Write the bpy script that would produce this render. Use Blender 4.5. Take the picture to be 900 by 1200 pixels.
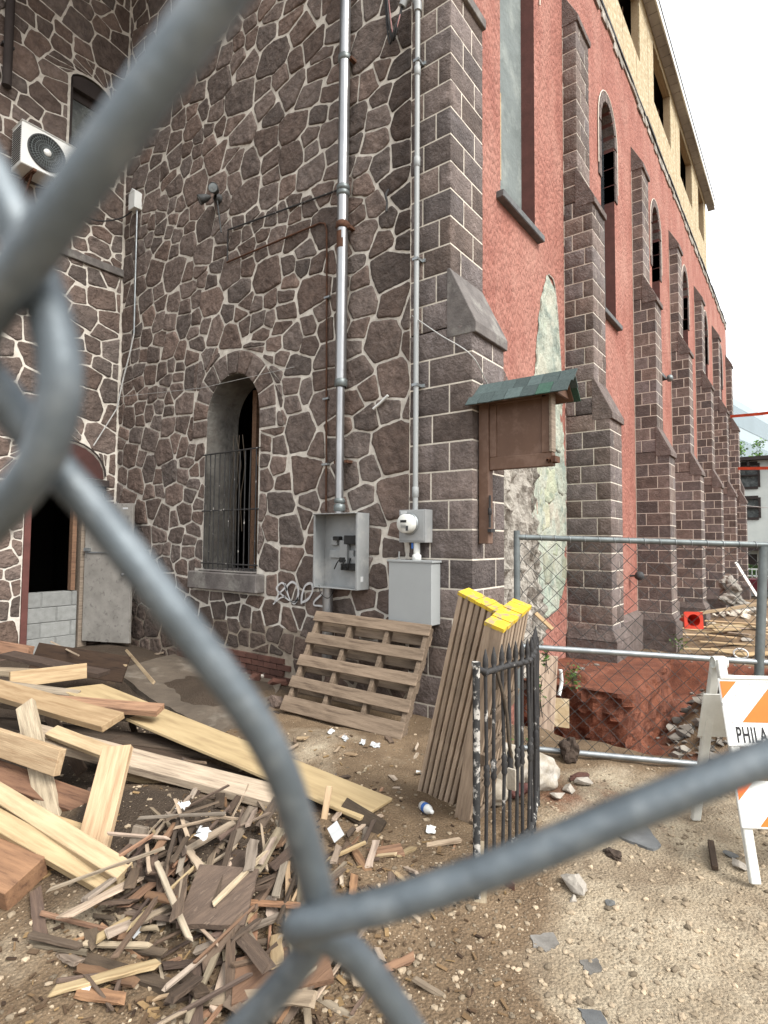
import bpy, bmesh, math, random
import numpy as np
from mathutils import Vector, Matrix, noise
from math import radians as rad, sin, cos, pi

for o in list(bpy.data.objects):
    bpy.data.objects.remove(o)
S = bpy.context.scene
COL = S.collection
rng = random.Random(7)

# ---------------------------------------------------------------- camera
# world: x runs along the red side wall away from the viewer, y along the stone front to the left, z up;
# the origin is the foot of the corner pier.
F = 662.74
YAW, PIT, ROL = 0.646319, 0.0506343, -0.00768598
fw = np.array([cos(PIT)*cos(YAW), cos(PIT)*sin(YAW), sin(PIT)])
rt = np.array([sin(YAW), -cos(YAW), 0.])
dn = -np.cross(rt, fw)
CR = cos(ROL)*rt + sin(ROL)*dn
CD = -sin(ROL)*rt + cos(ROL)*dn
RM = np.array([CR, CD, fw]).T
CAM = np.array([-4.40, -2.355, 1.6])
cam_d = bpy.data.cameras.new('camera')
cam = bpy.data.objects.new('camera', cam_d)
COL.objects.link(cam)
M = Matrix.Identity(4)
for i in range(3):
    M[i][0] = CR[i]; M[i][1] = -CD[i]; M[i][2] = -fw[i]; M[i][3] = CAM[i]
cam.matrix_world = M
cam_d.sensor_fit = 'VERTICAL'
cam_d.sensor_height = 36.0
cam_d.lens = F/1200*36
cam_d.clip_start = 0.004
cam_d.clip_end = 2000
cam_d.dof.use_dof = True
cam_d.dof.focus_distance = 6.0
cam_d.dof.aperture_fstop = 20.0
S.camera = cam

def ray(px, py):
    return RM @ np.array([(px-450)/F, (py-600)/F, 1.])
def onX(px, py, v=0.):
    r = ray(px, py); return Vector(CAM + (v-CAM[0])/r[0]*r)
def onY(px, py, v=0.):
    r = ray(px, py); return Vector(CAM + (v-CAM[1])/r[1]*r)
def onZ(px, py, v=0.):
    r = ray(px, py); return Vector(CAM + (v-CAM[2])/r[2]*r)
def at(px, py, d):
    return Vector(CAM + d*ray(px, py))

# ---------------------------------------------------------------- light
SUN_EL, SUN_AZ = 46, -98        # direction the light comes from: azimuth counter-clockwise from +x
W = bpy.data.worlds.new('World'); S.world = W; W.use_nodes = True
nt = W.node_tree; nt.nodes.clear()
out = nt.nodes.new('ShaderNodeOutputWorld'); bg = nt.nodes.new('ShaderNodeBackground')
sky = nt.nodes.new('ShaderNodeTexSky'); sky.sky_type = 'NISHITA'; sky.sun_disc = False
sky.sun_elevation = rad(SUN_EL); sky.sun_rotation = rad(90-SUN_AZ)
sky.dust_density = 6; sky.air_density = 1.0; sky.ozone_density = 1.0
hs = nt.nodes.new('ShaderNodeHueSaturation'); hs.inputs['Saturation'].default_value = 0.18
hs.inputs['Value'].default_value = 1.0
mx = nt.nodes.new('ShaderNodeMixRGB'); mx.inputs[0].default_value = 0.7
mx.inputs[2].default_value = (8.3, 8.5, 8.7, 1)       # even bright cloud cover
tc = nt.nodes.new('ShaderNodeTexCoord'); nz = nt.nodes.new('ShaderNodeTexNoise'); nz.inputs['Scale'].default_value = 2.5
nz.inputs['Detail'].default_value = 4
ml = nt.nodes.new('ShaderNodeMixRGB'); ml.blend_type = 'MULTIPLY'; ml.inputs[0].default_value = 1
rp = nt.nodes.new('ShaderNodeValToRGB'); rp.color_ramp.elements[0].color = (.82, .84, .87, 1); rp.color_ramp.elements[1].color = (1.1, 1.1, 1.1, 1)
rp.color_ramp.elements[0].position = .3; rp.color_ramp.elements[1].position = .7
L = nt.links.new
L(sky.outputs[0], hs.inputs['Color']); L(hs.outputs[0], mx.inputs[1])
L(tc.outputs['Generated'], nz.inputs['Vector']); L(nz.outputs[0], rp.inputs[0])
L(mx.outputs[0], ml.inputs[1]); L(rp.outputs[0], ml.inputs[2]); L(ml.outputs[0], bg.inputs[0])
bg.inputs[1].default_value = 0.076
L(bg.outputs[0], out.inputs[0])
sd = bpy.data.lights.new('sun', 'SUN'); sd.energy = 1.5; sd.angle = rad(28); sd.color = (1.0, .96, .90)
sun = bpy.data.objects.new('sun', sd); COL.objects.link(sun)
dv = Vector((cos(rad(SUN_EL))*cos(rad(SUN_AZ)), cos(rad(SUN_EL))*sin(rad(SUN_AZ)), sin(rad(SUN_EL))))
sun.rotation_euler = dv.to_track_quat('Z', 'Y').to_euler()
sun.location = (0, -8, 25)
S.view_settings.view_transform = 'Standard'; S.view_settings.look = 'None'
S.view_settings.gamma = 1; S.view_settings.use_curve_mapping = False
S.view_settings.exposure = 1.68
S.render.engine = 'CYCLES'
S.cycles.use_denoising = True
S.cycles.max_bounces = 6; S.cycles.diffuse_bounces = 4

# ---------------------------------------------------------------- materials
MATS = {}
def mat(name, c1, c2=None, scale=8., rough=.85, bump=.0, bscale=None, metal=0., stretch=(1, 1, 1), tint=True,
        detail=6., c3=None, s3=1.5, f3=(.5, .65), spec=.3, dist=.01, fine=None, vor=None):
    """c1..c2 mixed by noise, c3 laid over in patches; the mesh colour attribute 'tint' multiplies it (the thing's own colour)."""
    m = bpy.data.materials.new(name); m.use_nodes = True
    t = m.node_tree; N = t.nodes; K = t.links.new
    b = N['Principled BSDF']
    b.inputs['Roughness'].default_value = rough; b.inputs['Metallic'].default_value = metal
    b.inputs['Specular IOR Level'].default_value = spec
    co = N.new('ShaderNodeTexCoord'); mp = N.new('ShaderNodeMapping'); mp.inputs['Scale'].default_value = stretch
    K(co.outputs['Object'], mp.inputs['Vector'])
    c2 = c2 or tuple(x*.7 for x in c1)
    n1 = N.new('ShaderNodeTexNoise'); n1.inputs['Scale'].default_value = scale; n1.inputs['Detail'].default_value = detail
    n1.inputs['Roughness'].default_value = .6
    K(mp.outputs[0], n1.inputs['Vector'])
    r1 = N.new('ShaderNodeValToRGB'); r1.color_ramp.elements[0].position = .32; r1.color_ramp.elements[1].position = .68
    r1.color_ramp.elements[0].color = (*c1, 1); r1.color_ramp.elements[1].color = (*c2, 1)
    K(n1.outputs[0], r1.inputs[0]); cur = r1.outputs[0]
    if c3:
        n3 = N.new('ShaderNodeTexNoise'); n3.inputs['Scale'].default_value = s3; n3.inputs['Detail'].default_value = 7
        n3.inputs['Roughness'].default_value = .65
        K(mp.outputs[0], n3.inputs['Vector'])
        r3 = N.new('ShaderNodeMapRange'); r3.inputs[1].default_value = f3[0]; r3.inputs[2].default_value = f3[1]
        K(n3.outputs[0], r3.inputs[0])
        m3 = N.new('ShaderNodeMixRGB'); K(r3.outputs[0], m3.inputs[0]); K(cur, m3.inputs[1]); m3.inputs[2].default_value = (*c3, 1)
        cur = m3.outputs[0]
    if tint:
        at_ = N.new('ShaderNodeAttribute'); at_.attribute_name = 'tint'
        mm = N.new('ShaderNodeMixRGB'); mm.blend_type = 'MULTIPLY'; mm.inputs[0].default_value = 1
        K(cur, mm.inputs[1]); K(at_.outputs['Color'], mm.inputs[2]); cur = mm.outputs[0]
    K(cur, b.inputs['Base Color'])
    if bump:
        n2 = N.new('ShaderNodeTexNoise'); n2.inputs['Scale'].default_value = bscale or scale*3; n2.inputs['Detail'].default_value = 8
        n2.inputs['Roughness'].default_value = .62
        K(mp.outputs[0], n2.inputs['Vector']); h = n2.outputs[0]
        if vor:
            v = N.new('ShaderNodeTexVoronoi'); v.inputs['Scale'].default_value = vor
            K(mp.outputs[0], v.inputs['Vector'])
            ad = N.new('ShaderNodeMath'); ad.operation = 'SUBTRACT'; K(h, ad.inputs[0]); K(v.outputs['Distance'], ad.inputs[1]); h = ad.outputs[0]
        bp = N.new('ShaderNodeBump'); bp.inputs['Strength'].default_value = bump; bp.inputs['Distance'].default_value = dist
        K(h, bp.inputs['Height']); K(bp.outputs[0], b.inputs['Normal'])
    MATS[name] = m
    return m

mat('rubble_stone', (.182, .138, .117), (.103, .079, .068), 9, .92, 1.0, 15, c3=(.225, .176, .150), s3=6, f3=(.54, .78), dist=.06)
mat('mortar', (.66, .62, .55), (.46, .42, .365), 14, .95, .6, 60, dist=.008, tint=True)
mat('ashlar_stone', (.182, .145, .129), (.108, .086, .077), 7, .92, 1.0, 32, c3=(.26, .215, .20), s3=8, f3=(.55, .78), dist=.04)
mat('ashlar_joint', (.66, .61, .52), (.52, .47, .40), 10, .95, .4, 50)
mat('cap_stone', (.16, .145, .135), (.09, .08, .076), 6, .9, .6, 40, c3=(.22, .21, .19), s3=4)
mat('red_stucco', (.36, .155, .118), (.272, .109, .083), 5, .95, 1.0, 42, stretch=(1, 1, .5), c3=(.40, .205, .16), s3=1.2, f3=(.44, .70), dist=.03, vor=24)
mat('green_stone', (.30, .335, .28), (.42, .42, .345), 2.4, .92, 1.0, 7, c3=(.22, .255, .22), s3=3, f3=(.5, .62), dist=.06)
mat('broken_plaster', (.42, .39, .34), (.24, .22, .19), 6, .95, 1.0, 18, c3=(.15, .125, .1), s3=3, f3=(.55, .68), dist=.05)
mat('white_plaster', (.19, .18, .16), (.10, .094, .085), 5, .95, .9, 20, c3=(.13, .115, .1), s3=4, f3=(.55, .7), dist=.03)
mat('maroon_paint', (.13, .05, .042), (.09, .036, .03), 7, .7, .3, 40)
mat('cement_board', (.175, .20, .195), (.125, .145, .14), 2.2, .85, .6, 7, c3=(.23, .255, .24), s3=2, dist=.03)
mat('dark_glass', (.02, .024, .028), (.03, .034, .036), 3, .12, 0, spec=.6)
mat('dirty_glass', (.16, .175, .17), (.05, .055, .055), 4, .2, 0, c3=(.2, .22, .21), s3=6, spec=.6)
mat('osb', (.44, .36, .22), (.28, .21, .12), 11, .8, .4, 40, stretch=(1, 1, 1.8), c3=(.52, .45, .31), s3=7, f3=(.48, .62))
mat('pine_wood', (.43, .325, .20), (.29, .205, .118), 3, .75, .35, 9, stretch=(1.2, 14, 14), c3=(.27, .18, .10), s3=2.6, f3=(.55, .72))
mat('grey_wood', (.27, .218, .168), (.155, .122, .092), 3, .85, .5, 9, stretch=(1.5, 16, 16), c3=(.09, .066, .05), s3=2.5, f3=(.56, .72))
mat('brown_wood', (.215, .125, .075), (.125, .07, .044), 3, .8, .5, 9, stretch=(1.5, 14, 14), c3=(.08, .045, .03), s3=3, f3=(.56, .72))
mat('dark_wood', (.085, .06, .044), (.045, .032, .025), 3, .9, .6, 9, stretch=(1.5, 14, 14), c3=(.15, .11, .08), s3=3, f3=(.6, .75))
mat('plywood', (.42, .32, .20), (.31, .23, .137), 2.5, .7, .2, 9, stretch=(1, 6, 6), c3=(.26, .185, .115), s3=2.4, f3=(.55, .75))
mat('yellow_paint', (.62, .43, .035), (.50, .34, .03), 10, .7, .4, 40, c3=(.30, .23, .13), s3=22, f3=(.52, .60))
mat('grey_steel', (.30, .31, .31), (.24, .25, .25), 5, .45, .1, 30, metal=.1, c3=(.36, .36, .35), s3=3)
mat('panel_paint', (.31, .325, .325), (.285, .30, .30), 3, .5, .06, 30, spec=.4)
mat('galvanised', (.36, .385, .39), (.25, .27, .28), 9, .42, .12, 50, metal=.75, spec=.5)
mat('galv_pipe', (.40, .405, .41), (.27, .275, .28), 5, .33, .1, 30, metal=.85, c3=(.33, .33, .33), s3=3, stretch=(1, 1, .4))
mat('fence_wire', (.125, .148, .163), (.088, .104, .115), 260, .46, .35, 900, metal=.5, spec=.5, dist=.0004, c3=(.18, .20, .21), s3=330, f3=(.50, .75))
mat('mesh_wire', (.10, .105, .105), (.06, .06, .06), 20, .5, 0, metal=.5)
mat('rail_steel', (.20, .225, .225), (.12, .135, .135), 8, .45, .15, 60, metal=.5, c3=(.16, .15, .13), s3=9, f3=(.6, .72))
mat('rusty_iron', (.12, .055, .03), (.06, .03, .02), 14, .9, .5, 50)
mat('black_iron', (.022, .022, .024), (.04, .038, .036), 12, .6, .3, 60, c3=(.42, .40, .37), s3=16, f3=(.62, .68))
mat('peeling_iron', (.5, .48, .44), (.32, .3, .27), 12, .8, .5, 60, c3=(.03, .03, .03), s3=22, f3=(.42, .48))
mat('black_rubber', (.02, .02, .02), (.028, .028, .028), 10, .7, .1, 50)
mat('white_plastic', (.72, .73, .71), (.62, .63, .60), 3, .45, .04, 30, c3=(.5, .5, .46), s3=4, f3=(.6, .8))
mat('grille_dark', (.035, .037, .038), (.06, .062, .062), 30, .6, 0)
mat('brown_paint', (.135, .078, .052), (.115, .065, .043), 4, .6, .12, 40, c3=(.17, .105, .075), s3=6)
mat('shingle', (.075, .10, .097), (.052, .072, .071), 40, .95, .6, 120)
mat('white_board', (.74, .75, .73), (.66, .67, .64), 4, .55, .05, 30, c3=(.30, .29, .27), s3=30, f3=(.60, .66))
mat('white_leg', (.66, .67, .63), (.5, .5, .46), 5, .6, .1, 30, c3=(.34, .33, .29), s3=12, f3=(.6, .74))
mat('orange_sheet', (.80, .16, .02), (.72, .13, .018), 5, .5, .03, 30, c3=(.55, .13, .03), s3=12, f3=(.62, .78))
mat('stencil_black', (.02, .02, .022), None, 5, .7)
mat('cone_orange', (.58, .05, .022), (.44, .038, .018), 5, .5)
mat('concrete', (.33, .31, .28), (.22, .205, .185), 6, .95, .7, 30, c3=(.13, .12, .105), s3=2.5, f3=(.52, .7), dist=.01)
mat('wet_concrete', (.135, .108, .082), (.085, .068, .052), 4, .9, .8, 22, c3=(.24, .21, .17), s3=1.6, f3=(.54, .7), dist=.01)
mat('cmu', (.27, .275, .265), (.21, .215, .205), 14, .95, .5, 60)
mat('brick_red', (.145, .068, .05), (.095, .046, .036), 8, .95, .5, 40)
mat('rock', (.40, .375, .34), (.26, .24, .215), 9, .9, .7, 26, dist=.012)
mat('gravel', (.30, .25, .19), (.20, .165, .12), 20, .95, .3, 60)
mat('slate', (.14, .145, .145), (.09, .093, .095), 10, .85, .4, 40)
mat('paper', (.56, .57, .57), (.42, .43, .43), 6, .8, .2, 20)
mat('bag_fabric', (.38, .335, .27), (.25, .215, .165), 7, .9, .8, 22, c3=(.50, .47, .42), s3=5)
mat('graffiti', (.62, .62, .62), (.45, .44, .43), 30, .8)
mat('door_steel', (.27, .255, .23), (.19, .178, .16), 5, .75, .2, 30, c3=(.11, .10, .09), s3=13, f3=(.56, .7))
mat('bark', (.09, .07, .05), (.05, .04, .03), 12, .95, .6, 40)
mat('leaf', (.075, .14, .035), (.045, .095, .022), 6, .6, 0)
mat('hedge_leaf', (.10, .21, .03), (.055, .13, .02), 5, .6, 0)
mat('house_wall', (.62, .65, .61), (.56, .59, .56), 2, .9, .1, 30)
mat('house_trim', (.045, .035, .032), None, 4, .8)
mat('office_glass', (.13, .19, .21), (.10, .155, .17), .15, .25, 0, spec=.6)
mat('office_panel', (.36, .43, .46), (.32, .39, .42), .2, .6)
mat('maroon_car', (.10, .012, .022), (.085, .01, .018), 3, .25, 0, spec=.6)
mat('tyre', (.018, .018, .018), None, 8, .9)
mat('chrome', (.6, .6, .6), None, 8, .25, metal=.9)
mat('red_light', (.5, .02, .015), None, 8, .3)
mat('asphalt', (.06, .06, .06), (.045, .045, .046), 3, .95, .4, 60)
mat('roof_membrane', (.03, .03, .032), (.05, .05, .05), 6, .8, .4, 20)
mat('soffit', (.36, .34, .33), (.30, .285, .275), 5, .85, .1, 30, stretch=(1, 1, 1))
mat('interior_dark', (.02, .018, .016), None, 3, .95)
mat('blue_plastic', (.05, .16, .5), None, 3, .4)
mat('orange_tape', (.75, .11, .035), None, 3, .5)
mat('cable_black', (.02, .02, .02), None, 9, .6)
mat('cable_pink', (.35, .18, .17), None, 9, .6)
mat('wire_white', (.5, .5, .48), None, 9, .5)

def ground_mat():
    m = bpy.data.materials.new('dirt'); m.use_nodes = True
    t = m.node_tree; N = t.nodes; K = t.links.new; b = N['Principled BSDF']
    b.inputs['Roughness'].default_value = .95; b.inputs['Specular IOR Level'].default_value = .15
    co = N.new('ShaderNodeTexCoord')
    def nz(s, d=8, r=.65):
        n = N.new('ShaderNodeTexNoise'); n.inputs['Scale'].default_value = s; n.inputs['Detail'].default_value = d
        n.inputs['Roughness'].default_value = r; K(co.outputs['Object'], n.inputs['Vector']); return n.outputs[0]
    def mr(x, a, c):
        r = N.new('ShaderNodeMapRange'); r.inputs[1].default_value = a; r.inputs[2].default_value = c; K(x, r.inputs[0]); return r.outputs[0]
    def mix(f, a, c, mode='MIX'):
        x = N.new('ShaderNodeMixRGB'); x.blend_type = mode
        if isinstance(f, float): x.inputs[0].default_value = f
        else: K(f, x.inputs[0])
        for s, v in ((1, a), (2, c)):
            if isinstance(v, tuple): x.inputs[s].default_value = (*v, 1)
            else: K(v, x.inputs[s])
        return x.outputs[0]
    at_ = N.new('ShaderNodeAttribute'); at_.attribute_name = 'tint'
    sp = N.new('ShaderNodeSeparateColor'); K(at_.outputs['Color'], sp.inputs[0])
    # tint.r: sandy, tint.g: red subsoil, tint.b: damp dark dirt plus painted contact shade
    base = mix(mr(nz(3.2), .35, .65), (.215, .155, .098), (.135, .095, .06))
    sand = mix(mr(nz(1.9), .42, .62), mix(mr(nz(6), .35, .65), (.43, .37, .275), (.33, .27, .19)), mix(mr(nz(9), .35, .65), (.27, .215, .15), (.17, .13, .09)))
    ad = N.new('ShaderNodeMath'); ad.operation = 'MULTIPLY_ADD'; K(nz(2.3), ad.inputs[0]); ad.inputs[1].default_value = 1.4; K(sp.outputs[0], ad.inputs[2])
    c = mix(mr(ad.outputs[0], .95, 1.3), base, sand)
    red = mix(mr(nz(5), .35, .65), (.20, .075, .044), (.095, .039, .027))
    ad2 = N.new('ShaderNodeMath'); ad2.operation = 'MULTIPLY_ADD'; K(nz(3), ad2.inputs[0]); ad2.inputs[1].default_value = .8; K(sp.outputs[1], ad2.inputs[2])
    c = mix(mr(ad2.outputs[0], .75, 1.05), c, red)
    ad3 = N.new('ShaderNodeMath'); ad3.operation = 'MULTIPLY_ADD'; K(nz(2.6), ad3.inputs[0]); ad3.inputs[1].default_value = 1.0; K(sp.outputs[2], ad3.inputs[2])
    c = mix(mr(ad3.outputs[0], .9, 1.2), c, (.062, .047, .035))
    # grit
    v = N.new('ShaderNodeTexVoronoi'); v.inputs['Scale'].default_value = 75; K(co.outputs['Object'], v.inputs['Vector'])
    c = mix(.55, c, mix(1.0, c, mix(mr(nz(90, 3), .3, .7), (.45, .45, .45), (1.6, 1.55, 1.5)), 'MULTIPLY'))
    peb = N.new('ShaderNodeMath'); peb.operation = 'LESS_THAN'; K(v.outputs['Distance'], peb.inputs[0]); peb.inputs[1].default_value = .13
    c = mix(peb.outputs[0], c, mix(mr(nz(40), .4, .6), (.36, .30, .23), (.17, .13, .1)))
    K(c, b.inputs['Base Color'])
    a1 = N.new('ShaderNodeMath'); a1.operation = 'MULTIPLY_ADD'; K(nz(28, 10, .75), a1.inputs[0]); a1.inputs[1].default_value = 1
    sb = N.new('ShaderNodeMath'); sb.operation = 'MULTIPLY'; K(v.outputs['Distance'], sb.inputs[0]); sb.inputs[1].default_value = -.5
    K(sb.outputs[0], a1.inputs[2])
    bp = N.new('ShaderNodeBump'); bp.inputs['Strength'].default_value = .9; bp.inputs['Distance'].default_value = .018
    K(a1.outputs[0], bp.inputs['Height']); K(bp.outputs[0], b.inputs['Normal'])
    MATS['dirt'] = m
ground_mat()

# ---------------------------------------------------------------- mesh helpers
def empty(name, loc=(0, 0, 0), label=None, cat=None, group=None, rz=0.):
    o = bpy.data.objects.new(name, None); COL.objects.link(o); o.location = loc; o.rotation_euler = (0, 0, rz)
    o.empty_display_size = .1
    return tag(o, label, cat, group)
def tag(o, label=None, cat=None, group=None, kind=None):
    if label: o['label'] = label
    if cat: o['category'] = cat
    if group: o['group'] = group
    if kind: o['kind'] = kind
    return o
def world_loc(o):
    v = Vector((0, 0, 0))
    while o: v += Vector(o.location); o = o.parent
    return v

class MB:
    def __init__(s):
        s.v = []; s.f = []; s.c = []; s.m = []; s.sm = []
    def add(s, vs, fs, col=(1, 1, 1), mi=0, smooth=False):
        k = len(s.v); s.v += [tuple(v) for v in vs]
        for f in fs:
            s.f.append([i+k for i in f]); s.c.append(col); s.m.append(mi); s.sm.append(smooth)
    def obox(s, c, ax, sz, col=(1, 1, 1), mi=0):
        """oriented box: centre, three unit axes, full sizes"""
        c = Vector(c); a = [Vector(x)*(d/2) for x, d in zip(ax, sz)]
        vs = [c + a[0]*i + a[1]*j + a[2]*k for i in (-1, 1) for j in (-1, 1) for k in (-1, 1)]
        s.add(vs, [(0, 1, 3, 2), (4, 6, 7, 5), (0, 4, 5, 1), (2, 3, 7, 6), (0, 2, 6, 4), (1, 5, 7, 3)], col, mi)
    def box(s, x0, x1, y0, y1, z0, z1, col=(1, 1, 1), mi=0):
        s.obox(((x0+x1)/2, (y0+y1)/2, (z0+z1)/2), ((1, 0, 0), (0, 1, 0), (0, 0, 1)), (x1-x0, y1-y0, z1-z0), col, mi)
    def prism(s, pts, d, col=(1, 1, 1), mi=0):
        """closed polygon extruded by vector d"""
        n = len(pts); d = Vector(d); a = [Vector(p) for p in pts]
        s.add(a + [p+d for p in a], [tuple(range(n))[::-1], tuple(range(n, 2*n))] + [(i, (i+1) % n, n+(i+1) % n, n+i) for i in range(n)], col, mi)
    def tube(s, path, r, n=8, col=(1, 1, 1), mi=0, cap=True):
        P = [Vector(p) for p in path]; rs = r if isinstance(r, (list, tuple)) else [r]*len(P)
        vs = []; up = None
        for i, p in enumerate(P):
            t = (P[min(i+1, len(P)-1)] - P[max(i-1, 0)]).normalized()
            if up is None:
                up = Vector((0, 0, 1)) if abs(t.z) < .9 else Vector((1, 0, 0))
            a = t.cross(up).normalized(); up = a.cross(t).normalized()
            for k in range(n):
                th = 2*pi*k/n; vs.append(p + (a*cos(th) + up*sin(th))*rs[i])
        fs = [(i*n+k, i*n+(k+1) % n, (i+1)*n+(k+1) % n, (i+1)*n+k) for i in range(len(P)-1) for k in range(n)]
        s.add(vs, fs, col, mi, True)
        if cap: s.add(vs[:n], [tuple(range(n))[::-1]], col, mi); s.add(vs[-n:], [tuple(range(n))], col, mi)
    def lathe(s, c, axis, prof, n=24, col=(1, 1, 1), mi=0, smooth=True):
        """prof: (radius, distance along axis)"""
        c = Vector(c); ax = Vector(axis).normalized(); u = Vector((0, 0, 1)) if abs(ax.z) < .9 else Vector((1, 0, 0))
        a = ax.cross(u).normalized(); b = ax.cross(a)
        vs = [c + ax*h + (a*cos(2*pi*k/n) + b*sin(2*pi*k/n))*max(r, 1e-5) for r, h in prof for k in range(n)]
        s.add(vs, [(i*n+k, i*n+(k+1) % n, (i+1)*n+(k+1) % n, (i+1)*n+k) for i in range(len(prof)-1) for k in range(n)], col, mi, smooth)
    def rock(s, c, sz, seed=0, col=(1, 1, 1), mi=0, sub=2, rough=.35, rot=None):
        bm = bmesh.new(); bmesh.ops.create_icosphere(bm, subdivisions=sub, radius=1)
        off = Vector((seed*3.1, seed*1.7, seed*.9)); R = rot or Matrix.Rotation(seed*1.3, 3, 'Z')
        bm.verts.ensure_lookup_table(); vs = []
        for v in bm.verts:
            p = v.co.copy(); k = 1 + rough*noise.noise(p*1.3+off) + rough*.5*noise.noise(p*3.1+off)
            q = Vector((p.x*k*sz[0], p.y*k*sz[1], p.z*k*sz[2]))
            vs.append(Vector(c) + R @ q)
        s.add(vs, [[v.index for v in f.verts] for f in bm.faces], col, mi, False); bm.free()
    def chunk(s, c, sz, seed=0, col=(1, 1, 1), mi=0, n=13):
        """angular broken piece: hull of random points"""
        R = random.Random(seed); bm = bmesh.new()
        for _ in range(n):
            p = Vector((R.gauss(0, 1), R.gauss(0, 1), R.gauss(0, 1))).normalized()*R.uniform(.75, 1.1)
            bm.verts.new((p.x*sz[0], p.y*sz[1], p.z*sz[2]))
        h = bmesh.ops.convex_hull(bm, input=bm.verts)
        bmesh.ops.delete(bm, geom=[v for v in bm.verts if not v.link_faces], context='VERTS')
        bmesh.ops.triangulate(bm, faces=list(bm.faces)); bmesh.ops.subdivide_edges(bm, edges=list(bm.edges), cuts=1, use_grid_fill=True)
        Rm = Matrix.Rotation(R.uniform(0, 6), 3, 'Z'); bm.verts.index_update(); am = min(sz)*.10
        vs = []
        for v in bm.verts:
            p = v.co + v.co.normalized()*am*noise.noise(v.co*(3/max(sz))+Vector((seed % 97, 0, 0)))*1.5
            vs.append(Vector(c) + Rm @ p)
        s.add(vs, [[v.index for v in f.verts] for f in bm.faces], col, mi, False); bm.free()
    def build(s, name, mats, parent=None, bevel=0., loc=None):
        """ONE mesh object; world coordinates unless loc is given"""
        me = bpy.data.meshes.new(name)
        org = world_loc(parent) if parent else Vector(loc or (0, 0, 0))
        me.from_pydata([tuple(Vector(v)-org) for v in s.v], [], s.f)
        if isinstance(mats, str): mats = [mats]
        for m in mats: me.materials.append(MATS[m])
        me.polygons.foreach_set('material_index', s.m); me.polygons.foreach_set('use_smooth', s.sm)
        ca = me.color_attributes.new('tint', 'FLOAT_COLOR', 'CORNER')
        arr = np.ones((len(me.loops), 4), np.float32); k = 0
        for f, c in zip(s.f, s.c):
            if c and isinstance(c[0], (tuple, list)):
                for j, cc in enumerate(c): arr[k+j, :3] = cc
            else: arr[k:k+len(f), :3] = c
            k += len(f)
        ca.data.foreach_set('color', arr.ravel())
        me.update()
        o = bpy.data.objects.new(name, me); COL.objects.link(o)
        if parent: o.parent = parent
        else: o.location = org
        if bevel:
            md = o.modifiers.new('bevel', 'BEVEL'); md.width = bevel; md.segments = 1; md.limit_method = 'ANGLE'; md.angle_limit = rad(40)
        return o

def copy_tree(o, parent=None):
    c = o.copy(); COL.objects.link(c)
    if parent: c.parent = parent
    for ch in list(o.children): copy_tree(ch, c)
    return c

def spline(pts, n=8):
    """Catmull-Rom through the points"""
    P = [Vector(p) for p in pts]; P = [P[0]*2-P[1]] + P + [P[-1]*2-P[-2]]; out = []
    for i in range(1, len(P)-2):
        for k in range(n):
            t = k/n; a, b, c, d = P[i-1:i+3]
            out.append(.5*((2*b) + (c-a)*t + (2*a-5*b+4*c-d)*t*t + (3*b-a-3*c+d)*t**3))
    out.append(P[-2]); return out

# 2-D convex polygon tools
def clip(poly, a, b, c):
    """keep a*x+b*y <= c"""
    out = []; n = len(poly)
    for i in range(n):
        p, q = poly[i], poly[(i+1) % n]; dp = a*p[0]+b*p[1]-c; dq = a*q[0]+b*q[1]-c
        if dp <= 0: out.append(p)
        if (dp < 0 < dq) or (dq < 0 < dp):
            t = dp/(dp-dq); out.append((p[0]+(q[0]-p[0])*t, p[1]+(q[1]-p[1])*t))
    return out
def area(p): return .5*sum(p[i][0]*p[(i+1) % len(p)][1]-p[(i+1) % len(p)][0]*p[i][1] for i in range(len(p))) if len(p) > 2 else 0
def ccw(p): return p if area(p) > 0 else p[::-1]
def subtract(poly, hole, gap=0.):
    """pieces of a convex polygon outside a convex hole"""
    res = []; h = ccw(hole); cur = poly
    for i in range(len(h)):                      # untouched by the hole: keep it whole
        (x0, y0), (x1, y1) = h[i], h[(i+1) % len(h)]; nx, ny = y1-y0, -(x1-x0); l = math.hypot(nx, ny)
        if l < 1e-9: continue
        cur = clip(cur, nx/l, ny/l, (nx*x0+ny*y0)/l+gap)
        if len(cur) < 3 or abs(area(cur)) < 1e-6: return [poly]
    cur = poly
    for i in range(len(h)):
        (x0, y0), (x1, y1) = h[i], h[(i+1) % len(h)]
        nx, ny = y1-y0, -(x1-x0); l = math.hypot(nx, ny)
        if l < 1e-9: continue
        nx /= l; ny /= l; c = nx*x0+ny*y0
        o = clip(cur, -nx, -ny, -(c+gap))
        if len(o) > 2 and abs(area(o)) > 1e-4: res.append(o)
        cur = clip(cur, nx, ny, c-0)
        if len(cur) < 3: break
    return res
def arch(uc, hw, z0, zs, n=12, rise=None):
    """closed round-headed opening: centre, half width, sill, springing"""
    rise = rise or hw
    return [(uc-hw, z0), (uc+hw, z0)] + [(uc+hw*cos(pi*i/n), zs+rise*sin(pi*i/n)) for i in range(n+1)]

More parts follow.
